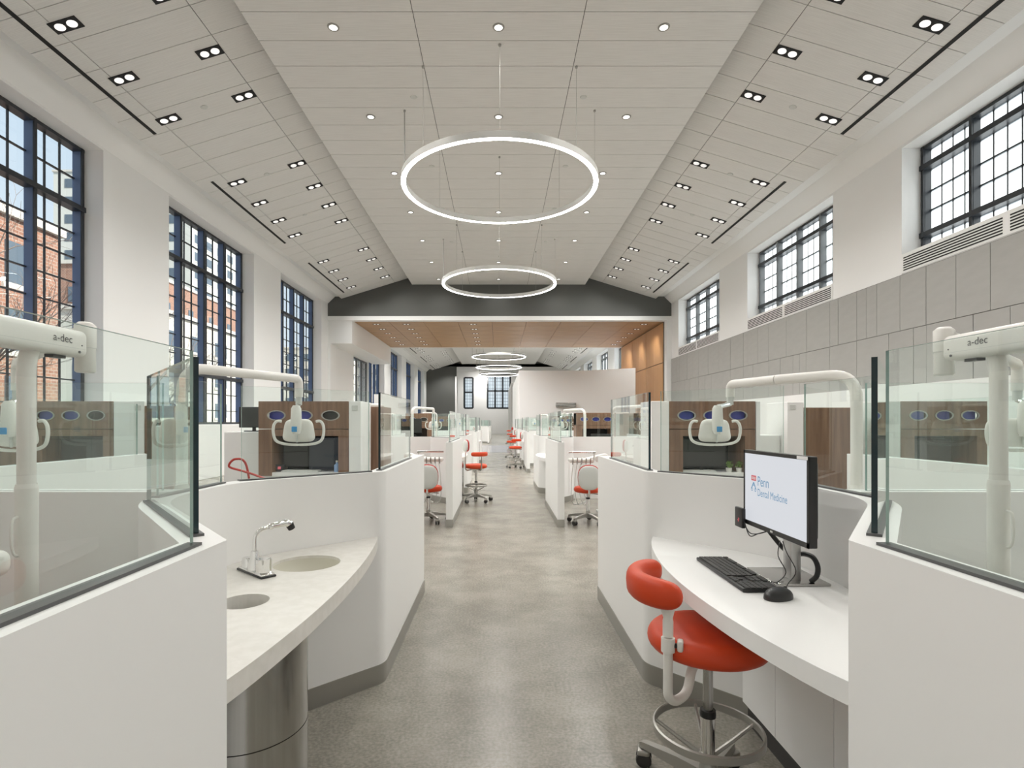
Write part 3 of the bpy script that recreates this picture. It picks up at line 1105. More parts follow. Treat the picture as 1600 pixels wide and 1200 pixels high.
def faucet(x, y, rz, label):
    t_ = thing('faucet', label, 'faucet', (x, y, CT), rz)
    MB().rbox(-0.105, -0.030, 0, 0.105, 0.030, 0.008, 0.003).build('base_gasket', black, t_)
    MB().rbox(-0.100, -0.027, 0.006, 0.100, 0.027, 0.014, 0.003).build('base_plate', chrome, t_)
    MB().lathe([(0.0001, 0.050), (0.018, 0.050), (0.021, 0.046), (0.022, 0.02), (0.024, 0.014), (0.024, 0.012)], (0.072, 0, 0)).build('handle', chrome, t_)
    MB().lathe([(0.0001, 0.046), (0.021, 0.046), (0.026, 0.066), (0.028, 0.066), (0.028, 0.018), (0.031, 0.014), (0.031, 0.012)], (-0.062, 0, 0)).build('cup', chrome, t_)
    MB().lathe([(0.0001, 0.048), (0.024, 0.048)], (-0.062, 0, 0)).build('cup_interior', black, t_)
    MB().lathe([(0.028, 0.012), (0.026, 0.03), (0.018, 0.055), (0.014, 0.085), (0.0001, 0.088)], (0.012, 0, 0)).build('body', chrome, t_)
    neck = bend([(0.012, 0, 0.08), (0.012, 0, 0.163), (0.012, -0.12, 0.178)], 0.055, 8)
    MB().tube(neck, 0.0075, 12).build('neck', chrome, t_)
    MB().tube([(0.012, -0.055, 0.1695), (0.012, -0.062, 0.170), (0.012, -0.075, 0.172), (0.012, -0.125, 0.177), (0.012, -0.142, 0.171), (0.012, -0.152, 0.155)], [0.010, 0.013, 0.011, 0.014, 0.016, 0.013], 14).build('spout_head', chrome, t_)
    MB().tube([(0.012, -0.143, 0.170), (0.012, -0.154, 0.149)], [0.0165, 0.0145], 14).build('aerator', black, t_)
    return t_


def bin_column(x, y, label):
    t_ = thing('waste_column', label, 'waste bin', (x, y, 0), group='steel waste columns')
    MB().lathe([(0.0001, 0.0), (0.17, 0.0), (0.17, 0.425), (0.0001, 0.425)], n=64).build('lower_drum', steel, t_)
    MB().lathe([(0.0001, 0.428), (0.17, 0.428), (0.17, CT - 0.056), (0.0001, CT - 0.056)], n=64).build('upper_drum', steel, t_)
    return t_


UNITS = [2.0, 9.65, 17.3]
PNAME = {2.0: 'nearest', 9.65: 'second', 17.3: 'third', 36.2: 'fourth', 43.9: 'fifth'}
for yc in UNITS + [36.2, 43.9]:
    for s in (-1, 1):
        if s > 0 and yc in (36.2, 43.9):
            continue
        nm = PNAME[yc]
        p_, pts = partition(s, yc, 'white angled partition with glass screens, %s from the camera on the %s of the aisle' % (nm, SIDE[s]))
        lb = 'cream curved counter with round basin, in the %s left niche' % nm if s < 0 else 'white curved desk top in the %s right niche' % nm
        counter(s, yc, pts, lb, s < 0)
        if s < 0 and yc < 30:
            faucet(-0.945, yc + 0.12, radians(139), 'chrome faucet with cup and knob on the %s left counter' % nm)
            bin_column(-0.765, yc - 0.33, 'brushed steel waste column under the %s left counter' % nm)
# right far partition run beside the box room
for j, yc in enumerate((24.6,)):
    p_, pts = partition(1, yc, 'white angled partition with glass screens beside the tall white box room')
# ------------------------------------------------------------------ stools
def stool_base(t_, seat_h, foot_ring=True, R=0.29, rot=0.3, metal=alum):
    MB().lathe([(0.0001, 0.175), (0.022, 0.175), (0.026, 0.165), (0.034, 0.12), (0.040, 0.075), (0.0001, 0.07)], n=20).build('hub', metal, t_)
    MB().lathe([(0.024, 0.16), (0.024, 0.33), (0.0001, 0.33)], n=18).build('column_sleeve', chrome, t_)
    MB().lathe([(0.0001, 0.322), (0.027, 0.322), (0.028, 0.334), (0.026, 0.345), (0.0001, 0.345)], n=18).build('collar', black, t_)
    MB().cyl(0, 0, 0.345, seat_h - 0.055, 0.017, 16).build('gas_lift', steel, t_)
    lm = MB()
    w0, w1 = 0.026, 0.018
    prof = []
    for u, zt, zb, w in ((0.015, 0.135, 0.085, 0.027), (0.12, 0.125, 0.085, 0.022), (0.22, 0.108, 0.080, 0.019), (R - 0.012, 0.096, 0.074, 0.017), (R, 0.09, 0.068, 0.014)):
        prof.append((u, zt, zb, w))
    v, f = [], []
    for u, zt, zb, w in prof:
        v += [(u, -w, zb), (u, w, zb), (u, w * 0.8, zt), (u, -w * 0.8, zt)]
    for i in range(len(prof) - 1):
        for k_ in range(4):
            f.append((i * 4 + k_, i * 4 + (k_ + 1) % 4, (i + 1) * 4 + (k_ + 1) % 4, (i + 1) * 4 + k_))
    f += [(3, 2, 1, 0), (len(v) - 4, len(v) - 3, len(v) - 2, len(v) - 1)]
    lm.add(v, f)
    leg_me = lm.mesh('leg', metal)
    cm = MB()
    cm.lathe([(0.0001, -0.011), (0.026, -0.011), (0.030, -0.006), (0.030, 0.006), (0.026, 0.011), (0.0001, 0.011)], n=18, M=Matrix.Translation((0.0, 0.016, 0.030)) @ Matrix.Rotation(pi / 2, 4, 'X'))
    cm.lathe([(0.0001, -0.011), (0.026, -0.011), (0.030, -0.006), (0.030, 0.006), (0.026, 0.011), (0.0001, 0.011)], n=18, M=Matrix.Translation((0.0, -0.016, 0.030)) @ Matrix.Rotation(pi / 2, 4, 'X'))
    cas = cm.mesh('caster', darkplastic)
    hood = MB().lathe([(0.0001, 0.0), (0.012, 0.0)], (0, 0, 0.08), 12)
    hood.rbox(-0.022, -0.028, 0.045, 0.024, 0.028, 0.070, 0.008)
    hood.cyl(0, 0, 0.06, 0.085, 0.008, 10)
    hm = hood.mesh('caster_hood', metal)
    for k_ in range(5):
        a = rot + 2 * pi * k_ / 5
        o = link('leg', leg_me, t_); o.rotation_euler = (0, 0, a)
        c = link('caster', cas, o); c.location = (R - 0.012, 0, 0); c.rotation_euler = (0, 0, 0.7 + k_ * 1.3)
        h = link('caster_hood', hm, o); h.location = (R - 0.012, 0, 0); h.rotation_euler = (0, 0, 0.7 + k_ * 1.3)
    if foot_ring:
        fr = MB()
        R0 = 0.186
        fr.lathe([(R0, 0.262), (R0, 0.286), (R0 - 0.006, 0.290), (R0 - 0.009, 0.286), (R0 - 0.009, 0.262), (R0, 0.262)], n=56)
        f_ = fr.build('foot_ring', metal, t_)
        sp_ = MB()
        sp_.tube([(0.015, 0, 0.18), (0.10, 0, 0.225), (R0 - 0.004, 0, 0.272)], [0.009, 0.007, 0.006], 6)
        sm_ = sp_.mesh('spoke', metal)
        for k_ in range(5):
            o = link('spoke', sm_, t_); o.rotation_euler = (0, 0, rot + 0.55 + 2 * pi * k_ / 5)
        MB().cyl(0, 0, 0.165, 0.195, 0.031, 18).build('ring_clamp', metal, t_)


def saddle_seat(r_, zc, m_, name, t_, thick=0.038):
    prof = [(0.0001, zc - thick)]
    for q in range(13):
        a = -pi / 2 + pi * q / 12
        rr = r_ - thick * 1.1 + thick * 1.1 * cos(a)
        prof.append((rr if q < 12 else r_ * 0.72, zc + thick * sin(a) * (1.0 if a < 0 else 1.15)))
    prof += [(r_ * 0.45, zc + thick * 1.28), (0.0001, zc + thick * 1.32)]
    return MB().lathe(prof, n=48).build(name, m_, t_, angle=60)


def c_pad(c, r_, a0, a1, z, rt, m_, t_, name, flat=1.25):
    """curved padded armrest"""
    n_ = 26
    vs_, fs_ = [], []
    K = 16
    for i in range(n_ + 1):
        u = 0.5 - 0.5 * math.copysign(abs(cos(pi * i / n_)) ** 0.8, cos(pi * i / n_))
        a = a0 + (a1 - a0) * u
        e = min(1, (max(0.0, 1 - (abs(2 * u - 1) ** 9))) ** 0.5)
        e = max(e, 0.02)
        for k_ in range(K):
            th = 2 * pi * k_ / K
            sx_ = math.copysign(abs(cos(th)) ** 0.8, cos(th)); sz_ = math.copysign(abs(sin(th)) ** 0.8, sin(th))
            rr = r_ + rt * 0.82 * sx_ * e
            vs_.append((c[0] + rr * cos(a), c[1] + rr * sin(a), z + rt * flat * sz_ * e))
    for i in range(n_):
        for k_ in range(K):
            fs_.append((i * K + k_, i * K + (k_ + 1) % K, (i + 1) * K + (k_ + 1) % K, (i + 1) * K + k_))
    fs_.append(tuple(range(K - 1, -1, -1))); fs_.append(tuple(n_ * K + k_ for k_ in range(K)))
    return MB().add(vs_, fs_).build(name, m_, t_, angle=60)


# the stool by the right desk, in its own frame around the column
SX, SY = 0.733, 1.905
st = thing('dental_stool', 'white framed stool with orange-red seat and curved arm pad at the nearest right desk', 'stool', (SX, SY, 0), group=None)
stool_base(st, 0.585, True, 0.30, radians(124))
saddle_seat(0.205, 0.592, red, 'seat', st, 0.037)
MB().lathe([(0.0001, 0.50), (0.024, 0.50), (0.03, 0.535), (0.09, 0.548), (0.10, 0.552), (0.0001, 0.553)], n=28).build('seat_plate', plastic, st)
c_pad((-0.083, -0.010), 0.170, radians(101), radians(249), 0.790, 0.039, red, st, 'arm_pad')
pad_c = (-0.168, -0.115)
arm = bend([(-0.03, -0.02, 0.535), (-0.075, -0.055, 0.52), (-0.098, -0.072, 0.435), (-0.150, -0.105, 0.425), (-0.178, -0.122, 0.45), (pad_c[0] - 0.01, pad_c[1] - 0.008, 0.64)], 0.05, 6)
MB().tube(arm, 0.0155, 14).build('arm_bracket', plastic, st)
MB().tube([(pad_c[0] - 0.010, pad_c[1] - 0.008, 0.60), (pad_c[0] - 0.010, pad_c[1] - 0.008, 0.645)], 0.022, 16).build('clamp', plastic, st)
MB().tube([(pad_c[0] - 0.010, pad_c[1] - 0.008, 0.65), (pad_c[0] - 0.010, pad_c[1] - 0.008, 0.70), (pad_c[0] - 0.01, pad_c[1] - 0.008, 0.71), (pad_c[0] - 0.012, pad_c[1] - 0.01, 0.750)], [0.017, 0.017, 0.015, 0.026], 16).build('arm_post', plastic, st)
Mk = Matrix.Translation((pad_c[0] + 0.028, pad_c[1] - 0.015, 0.622)) @ Matrix.Rotation(radians(-20), 4, 'Z')
MB().tube([(pad_c[0] - 0.01, pad_c[1] - 0.01, 0.622), (pad_c[0] + 0.024, pad_c[1] - 0.02, 0.622)], 0.008, 10).build('knob_stem', black, st)
MB().rbox(-0.010, -0.018, -0.018, 0.010, 0.018, 0.018, 0.007, M=Mk).build('knob', plastic, st)


def assistant_stool(label, loc, rz, seat=0.60, back=0.90, pad=False, first=None, bs=1.0, bd=0.27):
    if first:
        return dup(first, loc, rz, label)
    t_ = thing('dental_stool', label, 'stool', loc, rz)
    stool_base(t_, seat, pad, 0.28, 0.2)
    saddle_seat(0.19, seat, red, 'seat', t_, 0.035)
    MB().lathe([(0.0001, seat - 0.065), (0.03, seat - 0.065), (0.12, seat - 0.04), (0.0001, seat - 0.035)], n=20).build('seat_plate', plastic, t_)
    MB().tube([(0.02, 0, seat - 0.055), (0.14, 0.02, seat - 0.065)], 0.006, 8).build('lever', steel, t_)
    MB().tube(bend([(0, -0.05, seat - 0.05), (0, -bd, seat - 0.07), (0, -bd, back)], 0.06, 5), 0.012, 8).build('back_post', chrome, t_)
    MB().ell((0, -bd - 0.002, back), 0.142 * bs, 0.030, 0.158 * bs, 28, 12, 0.8).build('back_shell', plasticg, t_, 60)
    MB().ell((0, -bd + 0.025, back + 0.006), 0.148 * bs, 0.026, 0.165 * bs, 28, 12, 0.8).build('back_pad', reddark, t_, 60)
    if pad:
        MB().tube(bend([(0.05, 0, seat - 0.05), (0.21, 0, seat - 0.06), (0.21, 0, seat + 0.19)], 0.05, 5), 0.012, 8).build('arm_bracket', steel, t_)
        c_pad((0.06, 0), 0.15, radians(-70), radians(70), seat + 0.215, 0.034, red, t_, 'arm_pad', 1.1)
    return t_


a1 = assistant_stool('stool with white oval back shell just inside the opening on the left', (-0.955, 7.40, 0), radians(4), 0.45, 0.63)
a2 = assistant_stool('stool with white oval back shell just inside the opening on the right', (1.20, 7.30, 0), radians(-6), first=a1)
b1 = assistant_stool('stool with red arm pad standing in the aisle at the second left niche', (-0.385, 9.30, 0), radians(-62), 0.60, 0.95, True, bs=0.62, bd=0.20)
assistant_stool('red stool in the aisle beside the third right niche', (0.50, 16.2, 0), radians(75), first=b1)
assistant_stool('red stool farther along the aisle on the right, before the tile strip', (0.50, 21.0, 0), radians(60), first=b1)
assistant_stool('small distant red stool on the left beyond the portal', (-1.35, 33.0, 0), radians(-60), first=b1)
assistant_stool('tiny distant stool on the right beyond the portal', (0.72, 34.5, 0), radians(120), first=b1)
assistant_stool('farthest tiny red stool on the left beyond the portal', (-1.2, 40.2, 0), radians(-70), first=b1)

# ------------------------------------------------------------------ computer on the right desk
mo = thing('computer_monitor', 'wide black-framed computer monitor showing a logo on the nearest right desk', 'monitor', (1.095, 2.055, CT), 0)
MON_Y0, MON_Y1, MZ0, MZ1 = -0.265, 0.21, 0.170, 0.474
fx = -0.072
Mt = Matrix.Translation((0, 0, 0))
hb = MB().rbox(fx, MON_Y0, MZ0, fx + 0.028, MON_Y1, MZ1, 0.004)
hb.rbox(fx + 0.026, MON_Y0 + 0.03, MZ0 + 0.02, fx + 0.05, MON_Y1 - 0.03, MZ1 - 0.02, 0.01)
hb.build('housing', black, mo)
bz = MB()
for a, b_, c, d_ in ((MON_Y0, MON_Y1, MZ0, MZ0 + 0.018), (MON_Y0, MON_Y1, MZ1 - 0.013, MZ1), (MON_Y0, MON_Y0 + 0.011, MZ0, MZ1), (MON_Y1 - 0.011, MON_Y1, MZ0, MZ1)):
    bz.box(fx - 0.003, a, c, fx, b_, d_)
bz.build('bezel', black, mo)
MB().box(fx - 0.0012, MON_Y0 + 0.011, MZ0 + 0.018, fx - 0.0004, MON_Y1 - 0.011, MZ1 - 0.013).build('screen', screenm, mo)
# text faces -X and reads from far end to near end
Rt = Matrix(((0, 0, -1, 0), (-1, 0, 0, 0), (0, 1, 0, 0), (0, 0, 0, 1)))


def screen_text(body, size, y, z, m_, name='lettering', xx=fx - 0.0016, par=None, sx_=1.0):
    me = text_mesh(body, size, m_, 0.0)
    me.transform(Matrix.Diagonal((sx_, 1, 1, 1)))
    me.transform(Rt)
    o = link(name, me, par or mo); o.location = (xx, y, z)
    return o


screen_text('Penn', 0.054, 0.092, 0.338, inkblue, sx_=0.86)
screen_text('Dental Medicine', 0.041, 0.092, 0.298, inkblue, sx_=0.82)
lg = MB().box(fx - 0.0017, 0.103, 0.354, fx - 0.0013, 0.143, 0.375)
lg.build('logo_banner', inkred, mo)
lg = MB()
for q in range(3):
    lg.box(fx - 0.0020, 0.109 + 0.011 * q, 0.359, fx - 0.0018, 0.115 + 0.011 * q, 0.370)
lg.build('logo_marks', inkwhite, mo)
ch = MB()
def flat(pts, t=0.003):
    for i in range(len(pts) - 1):
        (ya, za), (yb, zb) = pts[i], pts[i + 1]
        L = sqrt((yb - ya) ** 2 + (zb - za) ** 2); ny, nz = -(zb - za) / L * t, (yb - ya) / L * t
        ch.add([(fx - 0.0017, ya + ny, za + nz), (fx - 0.0017, yb + ny, zb + nz), (fx - 0.0017, yb - ny, zb - nz), (fx - 0.0017, ya - ny, za - nz)], [(0, 1, 2, 3)])
flat([(0.143, 0.320), (0.123, 0.347), (0.103, 0.320)])
for cy_, cz_ in ((0.123, 0.341), (0.109, 0.318), (0.137, 0.318)):
    flat([(cy_ + 0.006 * cos(k_ * pi / 4), cz_ + 0.006 * sin(k_ * pi / 4)) for k_ in range(9)], 0.0015)
ch.build('logo_chevron', inkblue, mo)
MB().box(fx - 0.0036, MON_Y0 + 0.004, MZ1 - 0.012, fx - 0.003, MON_Y0 + 0.07, MZ1 - 0.001).build('sticker', inkwhite, mo)
MB().box(fx - 0.0036, -0.03, MZ0 + 0.005, fx - 0.003, -0.012, MZ0 + 0.012).build('maker_badge', plasticg, mo)
MB().rbox(-0.105, -0.112, 0.0, 0.095, 0.118, 0.010, 0.004).build('base', steel, mo)
MB().rbox(-0.024, -0.062, 0.008, 0.014, -0.004, 0.30, 0.004).build('neck', mat('silver_neck', (0.50, 0.50, 0.49), 0.3, 0.8), mo)
MB().box(-0.05, -0.06, 0.24, 0.0, 0.01, 0.34).build('mount', darkplastic, mo)
lp = [(-0.04, 0.10, 0.18), (-0.01, 0.09, 0.135), (0.012, 0.05, 0.095), (0.025, 0.01, 0.085), (0.035, -0.04, 0.10), (0.04, -0.09, 0.10), (0.04, -0.12, 0.075), (0.04, -0.115, 0.04), (0.035, -0.09, 0.014)]
sm = []
for i in range(len(lp) - 1):
    for q in range(4):
        p0, p1, p2, p3 = (Vector(lp[max(i - 1, 0)]), Vector(lp[i]), Vector(lp[i + 1]), Vector(lp[min(i + 2, len(lp) - 1)]))
        t_ = q / 4
        sm.append(0.5 * ((2 * p1) + (p2 - p0) * t_ + (2 * p0 - 5 * p1 + 4 * p2 - p3) * t_ ** 2 + (3 * p1 - p0 - 3 * p2 + p3) * t_ ** 3))
sm.append(Vector(lp[-1]))


def spline(pts, k=5):
    out = []
    for i in range(len(pts) - 1):
        p0, p1, p2, p3 = (Vector(pts[max(i - 1, 0)]), Vector(pts[i]), Vector(pts[i + 1]), Vector(pts[min(i + 2, len(pts) - 1)]))
        for q in range(k):
            t_ = q / k
            out.append(0.5 * ((2 * p1) + (p2 - p0) * t_ + (2 * p0 - 5 * p1 + 4 * p2 - p3) * t_ ** 2 + (3 * p1 - p0 - 3 * p2 + p3) * t_ ** 3))
    out.append(Vector(pts[-1]))
    return out


MB().tube(sm, 0.009, 12).build('cable_sleeve', black, mo)
cr = thing('card_reader', 'small black card reader clipped to the lower far edge of the monitor', 'card reader', (1.095 + fx, 2.055 + MON_Y1, CT + 0.17))
MB().rbox(-0.022, -0.028, -0.02, -0.006, 0.042, 0.062, 0.004).build('case', black, cr)
MB().box(-0.0228, 0.0, 0.008, -0.0222, 0.014, 0.012).build('red_mark', inkred, cr)
MB().box(-0.0228, 0.003, 0.003, -0.0222, 0.007, 0.02).build('red_mark', inkred, cr)
MB().box(-0.0228, -0.004, 0.014, -0.0222, 0.002, 0.018).build('red_mark', inkred, cr)
for q in (0, 1):
    MB().tube(spline([(-0.012, -0.028, 0.0 + 0.008 * q), (-0.01, -0.07, -0.028 - 0.012 * q), (0.0, -0.12, -0.022), (0.02, -0.17, 0.0)]), 0.0022, 6).build('cable', black, cr)

kb = thing('keyboard', 'black full-size keyboard on the nearest right desk in front of the monitor', 'keyboard', (0.908, 2.095, CT))
MB().rbox(-0.066, -0.222, 0.0, 0.066, 0.222, 0.014, 0.004).build('tray', black, kb)
ks = MB()
for r_i in range(6):
    xk = 0.052 - 0.0195 * r_i - (0.003 if r_i > 0 else 0)
    y = 0.214
    def key(w, gap=0.0):
        global y
        ks.box(xk - 0.0082, y - w + 0.0012, 0.014, xk + 0.0082, y - 0.0012, 0.0185)
        y -= w + gap
    if r_i == 0:
        key(0.019, 0.012)
        for g_ in range(3):
            for q in range(4):
                key(0.0185, 0.008 if q == 3 else 0)
    elif r_i == 5:
        for w in (0.026, 0.022, 0.022, 0.118, 0.022, 0.022, 0.022, 0.028):
            key(w)
    else:
        lead = {1: 0.019, 2: 0.028, 3: 0.033, 4: 0.045}[r_i]
        key(lead)
        nk = {1: 12, 2: 12, 3: 11, 4: 10}[r_i]
        for q in range(nk):
            key(0.0187)
        key(max(0.02, y - (-0.072)))
    y = -0.082
    for q in range(3):
        if r_i in (0, 1, 2, 5) or (r_i == 4 and q == 1):
            key(0.019)
        else:
            y -= 0.019
    y -= 0.010
    if r_i > 0:
        for q in range(4):
            key(0.0185)
o = ks.build('keys', darkplastic, kb); o['kind'] = 'stuff'

ms = thing('computer_mouse', 'black computer mouse beside the near end of the keyboard', 'mouse', (0.932, 1.812, CT), radians(-68))
m_ = MB().ell((0, 0, 0.004), 0.033, 0.055, 0.034, 24, 14, 0.9)
m_.v = [(x, yv, max(z, 0.0)) for x, yv, z in m_.v]
m_.build('shell', black, ms, 60)
MB().ell((0, 0.03, 0.032), 0.004, 0.010, 0.006, 10, 8).build('wheel', darkplastic, ms)
o = MB().tube(spline([(0.96, 1.862, CT + 0.006), (1.0, 1.90, CT + 0.004), (1.03, 1.935, CT + 0.014), (1.055, 1.93, CT + 0.06), (1.035, 1.955, CT + 0.12), (1.045, 2.0, CT + 0.15)]), 0.0018, 6).build('mouse_cable', black)
tag(o, 'thin black cable rising from the mouse to the monitor', 'cable', None)
o = MB().tube(spline([(0.972, 1.98, CT + 0.006), (0.985, 1.965, CT + 0.012), (1.0, 1.953, CT + 0.013), (1.03, 1.95, CT + 0.05), (1.02, 1.985, CT + 0.10), (1.04, 2.01, CT + 0.15)]), 0.0018, 6).build('keyboard_cable', black)
tag(o, 'thin black cable looping from the keyboard to the monitor', 'cable', None)

# ------------------------------------------------------------------ dental lights
def lamp_head(t_, x, y, z, yaw=0.0):
    """white operatory light seen from its back; centre of the shield at x, y, z"""
    hd = MB()
    n_ = 28
    M0 = Matrix.Translation((x, y, z)) @ Matrix.Rotation(yaw, 4, 'Z')
    # shield: rounded trapezoid plate
    out = []
    for k_ in range(40):
        a = 2 * pi * k_ / 40
        cx_ = math.copysign(abs(cos(a)) ** 0.45, cos(a)); cz_ = math.copysign(abs(sin(a)) ** 0.45, sin(a))
        w = 0.098 - 0.012 * max(0, cz_) + 0.012 * max(0, -cz_)
        out.append((cx_ * w, cz_ * 0.074))
    v, f = [], []
    for dy, k_s in ((-0.020, 0.84), (-0.028, 0.55), (-0.010, 0.97), (0.0, 1.0), (0.018, 0.96)):
        pass
    rings_ = [(-0.030, 0.30), (-0.028, 0.62), (-0.020, 0.86), (-0.008, 0.98), (0.004, 1.0), (0.016, 0.95), (0.018, 0.6)]
    for dy, k_s in rings_:
        v += [Vector((px_ * k_s, dy, pz * k_s)) for px_, pz in out]
    for i in range(len(rings_) - 1):
        for k_ in range(40):
            f.append((i * 40 + k_, i * 40 + (k_ + 1) % 40, (i + 1) * 40 + (k_ + 1) % 40, (i + 1) * 40 + k_))
    f.append(tuple(range(39, -1, -1))); f.append(tuple((len(rings_) - 1) * 40 + k_ for k_ in range(40)))
    hd.add([M0 @ q for q in v], f)
    h = hd.build('lamp_head', plastic, t_, 50)
    for s in (-1, 1):
        pts_ = [(0.112, 0, 0.058), (0.138, -0.004, 0.060), (0.158, -0.006, 0.036), (0.162, -0.006, -0.01), (0.150, -0.005, -0.058), (0.118, -0.003, -0.080), (0.06, -0.002, -0.090), (0.0, -0.002, -0.092)]
        MB().tube([M0 @ Vector((s * a, b_, c)) for a, b_, c in spline(pts_, 4)], [0.009] * 28 + [0.007], 10).build('handle', plastic, t_)
    m_ = MB().tube([M0 @ Vector(p) for p in ((0, -0.045, 0.16), (0, -0.045, 0.14), (0, -0.046, 0.07), (0, -0.046, 0.0), (0, -0.044, -0.02))], [0.020, 0.031, 0.034, 0.031, 0.024], 18)
    m_.build('neck', plastic, t_, 50)
    MB().rbox(-0.017, -0.0815, -0.008, 0.017, -0.075, 0.026, 0.003, M=M0).build('badge', blue, t_, label='light blue square badge')
    MB().tube([M0 @ Vector((0, -0.036, -0.02)), M0 @ Vector((0, -0.034, -0.075))], 0.006, 8).build('status_bar', plasticg, t_)


def dental_light(name_label, px_, py_, lx, ly, top, zc, off=0.0):
    t_ = thing('dental_light', name_label, 'dental light', (px_, py_, 0))
    dx, dy = lx - px_, ly - py_
    MB().cyl(0, 0, 0.0, 1.02, 0.034, 20).build('lower_post', plastic, t_)
    MB().lathe([(0.034, 1.02), (0.030, 1.035), (0.0001, 1.036)], n=20).build('post_cap', plastic, t_)
    path = bend([(0, 0, 1.03), (0, 0, top), (dx, dy, top + 0.01), (dx, dy, zc + 0.235)], 0.13, 8)
    path2 = bend([(0, 0, 1.03), (0, 0, top), (dx * 0.5, dy * 0.5, top)], 0.13, 8)
    MB().tube(path2, 0.027, 16).build('upper_post', plastic, t_)
    dx += off
    path3 = bend([(dx * 0.5 - off * 0.5, dy * 0.5, top), (dx, dy, top), (dx, dy, zc + 0.215)], 0.035, 6)
    MB().tube(path3, [0.0265] * (len(path3) - 6) + [0.0262] * 6, 16).build('swing_arm', plastic, t_)
    MB().cyl(dx, dy, zc + 0.165, zc + 0.225, 0.020, 14).build('swivel', chrome if False else plasticg, t_)
    MB().tube([(dx, dy, zc + 0.17), (dx - off + 0.004, dy - 0.04, zc + 0.15)], 0.015, 10).build('knuckle', chrome, t_)
    lamp_head(t_, dx - off, dy, zc, 0)
    return t_


LZ = H - 0.052
d1 = dental_light('white dental light on a long tube arm, seen above the nearest left counter', -1.60, 2.75, -1.285, 3.5, H + 0.28, LZ)
d2 = dental_light('white dental light on a long tube arm, seen above the nearest right desk', 1.79, 2.72, 1.39, 3.5, H + 0.245, LZ, 0.10)


def track_light(label, s, hx, hy0, hy1, px_, py_, lx, ly):
    """floor post carrying a long cover with lettering; the lamp hangs on a tube arm"""
    t_ = thing('dental_light', label, 'dental light', (px_, py_, 0))
    L = lambda x, y, z: (x - px_, y - py_, z)
    MB().cyl(0, 0, 0.0, 1.145, 0.030, 22).build('lower_post', plastic, t_)
    MB().lathe([(0.030, 1.145), (0.027, 1.158), (0.0001, 1.159)], n=22).build('post_cap', plastic, t_)
    MB().tube(bend([(0, 0, 1.15), (0, 0, H + 0.19), (hx - px_, 0.0, H + 0.255)], 0.07, 8), 0.0245, 18).build('upper_post', plastic, t_)
    MB().tube(spline([(0.0, -0.031, 1.06), (0.0, -0.05, 1.05), (0.0, -0.054, 0.99), (0.0, -0.046, 0.95), (0.0, -0.031, 0.94)], 4), 0.004, 8).build('post_handle', plastic, t_)
    hm_ = MB().rbox(hx - px_ - 0.042, hy0 - py_, H + 0.222, hx - px_ + 0.042, hy1 - py_, H + 0.312, 0.022, seg=4)
    hm_.build('arm_cover', plastic, t_, 50)
    fxx = hx - px_ - s * 0.0425
    MB().box(fxx, hy0 - py_ + 0.03, H + 0.2475, fxx + s * 0.001, hy1 - py_ - 0.02, H + 0.2487).build('seam', plasticg, t_)
    # knuckle at the far end
    kx, ky = hx - px_ + s * (-0.0), hy1 - py_ + 0.035
    MB().tube([(kx, ky, H + 0.175), (kx, ky, H + 0.18), (kx, ky, H + 0.262), (kx, ky, H + 0.268), (kx, ky, H + 0.34), (kx, ky, H + 0.352)], [0.026, 0.031, 0.031, 0.033, 0.033, 0.020], 20).build('knuckle', plastic, t_, 50)
    MB().cyl(kx, ky, H + 0.260, H + 0.262, 0.0335, 20).build('knuckle_seam', plasticg, t_)
    ax, ay = lx - px_, ly - py_
    MB().tube(bend([(kx, ky, H + 0.322), (ax * 0.5 + kx * 0.5, ay * 0.5 + ky * 0.5, H + 0.315), (ax, ay, H + 0.30), (ax, ay, LZ + 0.215)], 0.05, 6), 0.0255, 16).build('swing_arm', plastic, t_)
    MB().cyl(ax, ay, LZ + 0.165, LZ + 0.225, 0.020, 14).build('swivel', plasticg, t_)
    MB().tube([(ax, ay, LZ + 0.17), (ax + 0.004, ay - 0.04, LZ + 0.15)], 0.015, 10).build('knuckle', chrome, t_)
    lamp_head(t_, ax, ay, LZ, 0)
    # lettering on the aisle face
    me = text_mesh('a-dec', 0.036, inkgrey, 0.0)
    if s > 0:      # faces -X, reads towards the camera
        me.transform(Rt)
        o = link('lettering', me, t_); o.location = (fxx - 0.0006, hy1 - py_ - 0.115, H + 0.262)
    else:          # faces +X, reads away from the camera
        R2 = Matrix(((0, 0, 1, 0), (1, 0, 0, 0), (0, 1, 0, 0), (0, 0, 0, 1)))
        me.transform(R2)
        o = link('lettering', me, t_); o.location = (fxx + 0.0006, hy1 - py_ - 0.155, H + 0.262)
    MB().cyl(0, 0, 0, 0.002, 0.006, 12)
    for yy, zz, rr in ((-0.045, 0.237, 0.0045), (-0.035, 0.260, 0.0025)):
        Mx = Matrix.Translation((fxx, hy1 - py_ + yy, H + zz)) @ Matrix.Rotation(pi / 2, 4, 'Y')
        MB().lathe([(0.0001, -0.001), (rr, -0.001), (rr, 0.001), (0.0001, 0.001)], n=12, M=Mx).build('screw', inkgrey, t_)
    MB().box(hx - px_ - 0.015, hy1 - py_ - 0.12, H + 0.212, hx - px_ + 0.015, hy1 - py_ - 0.07, H + 0.224).build('latch', black, t_)
    return t_


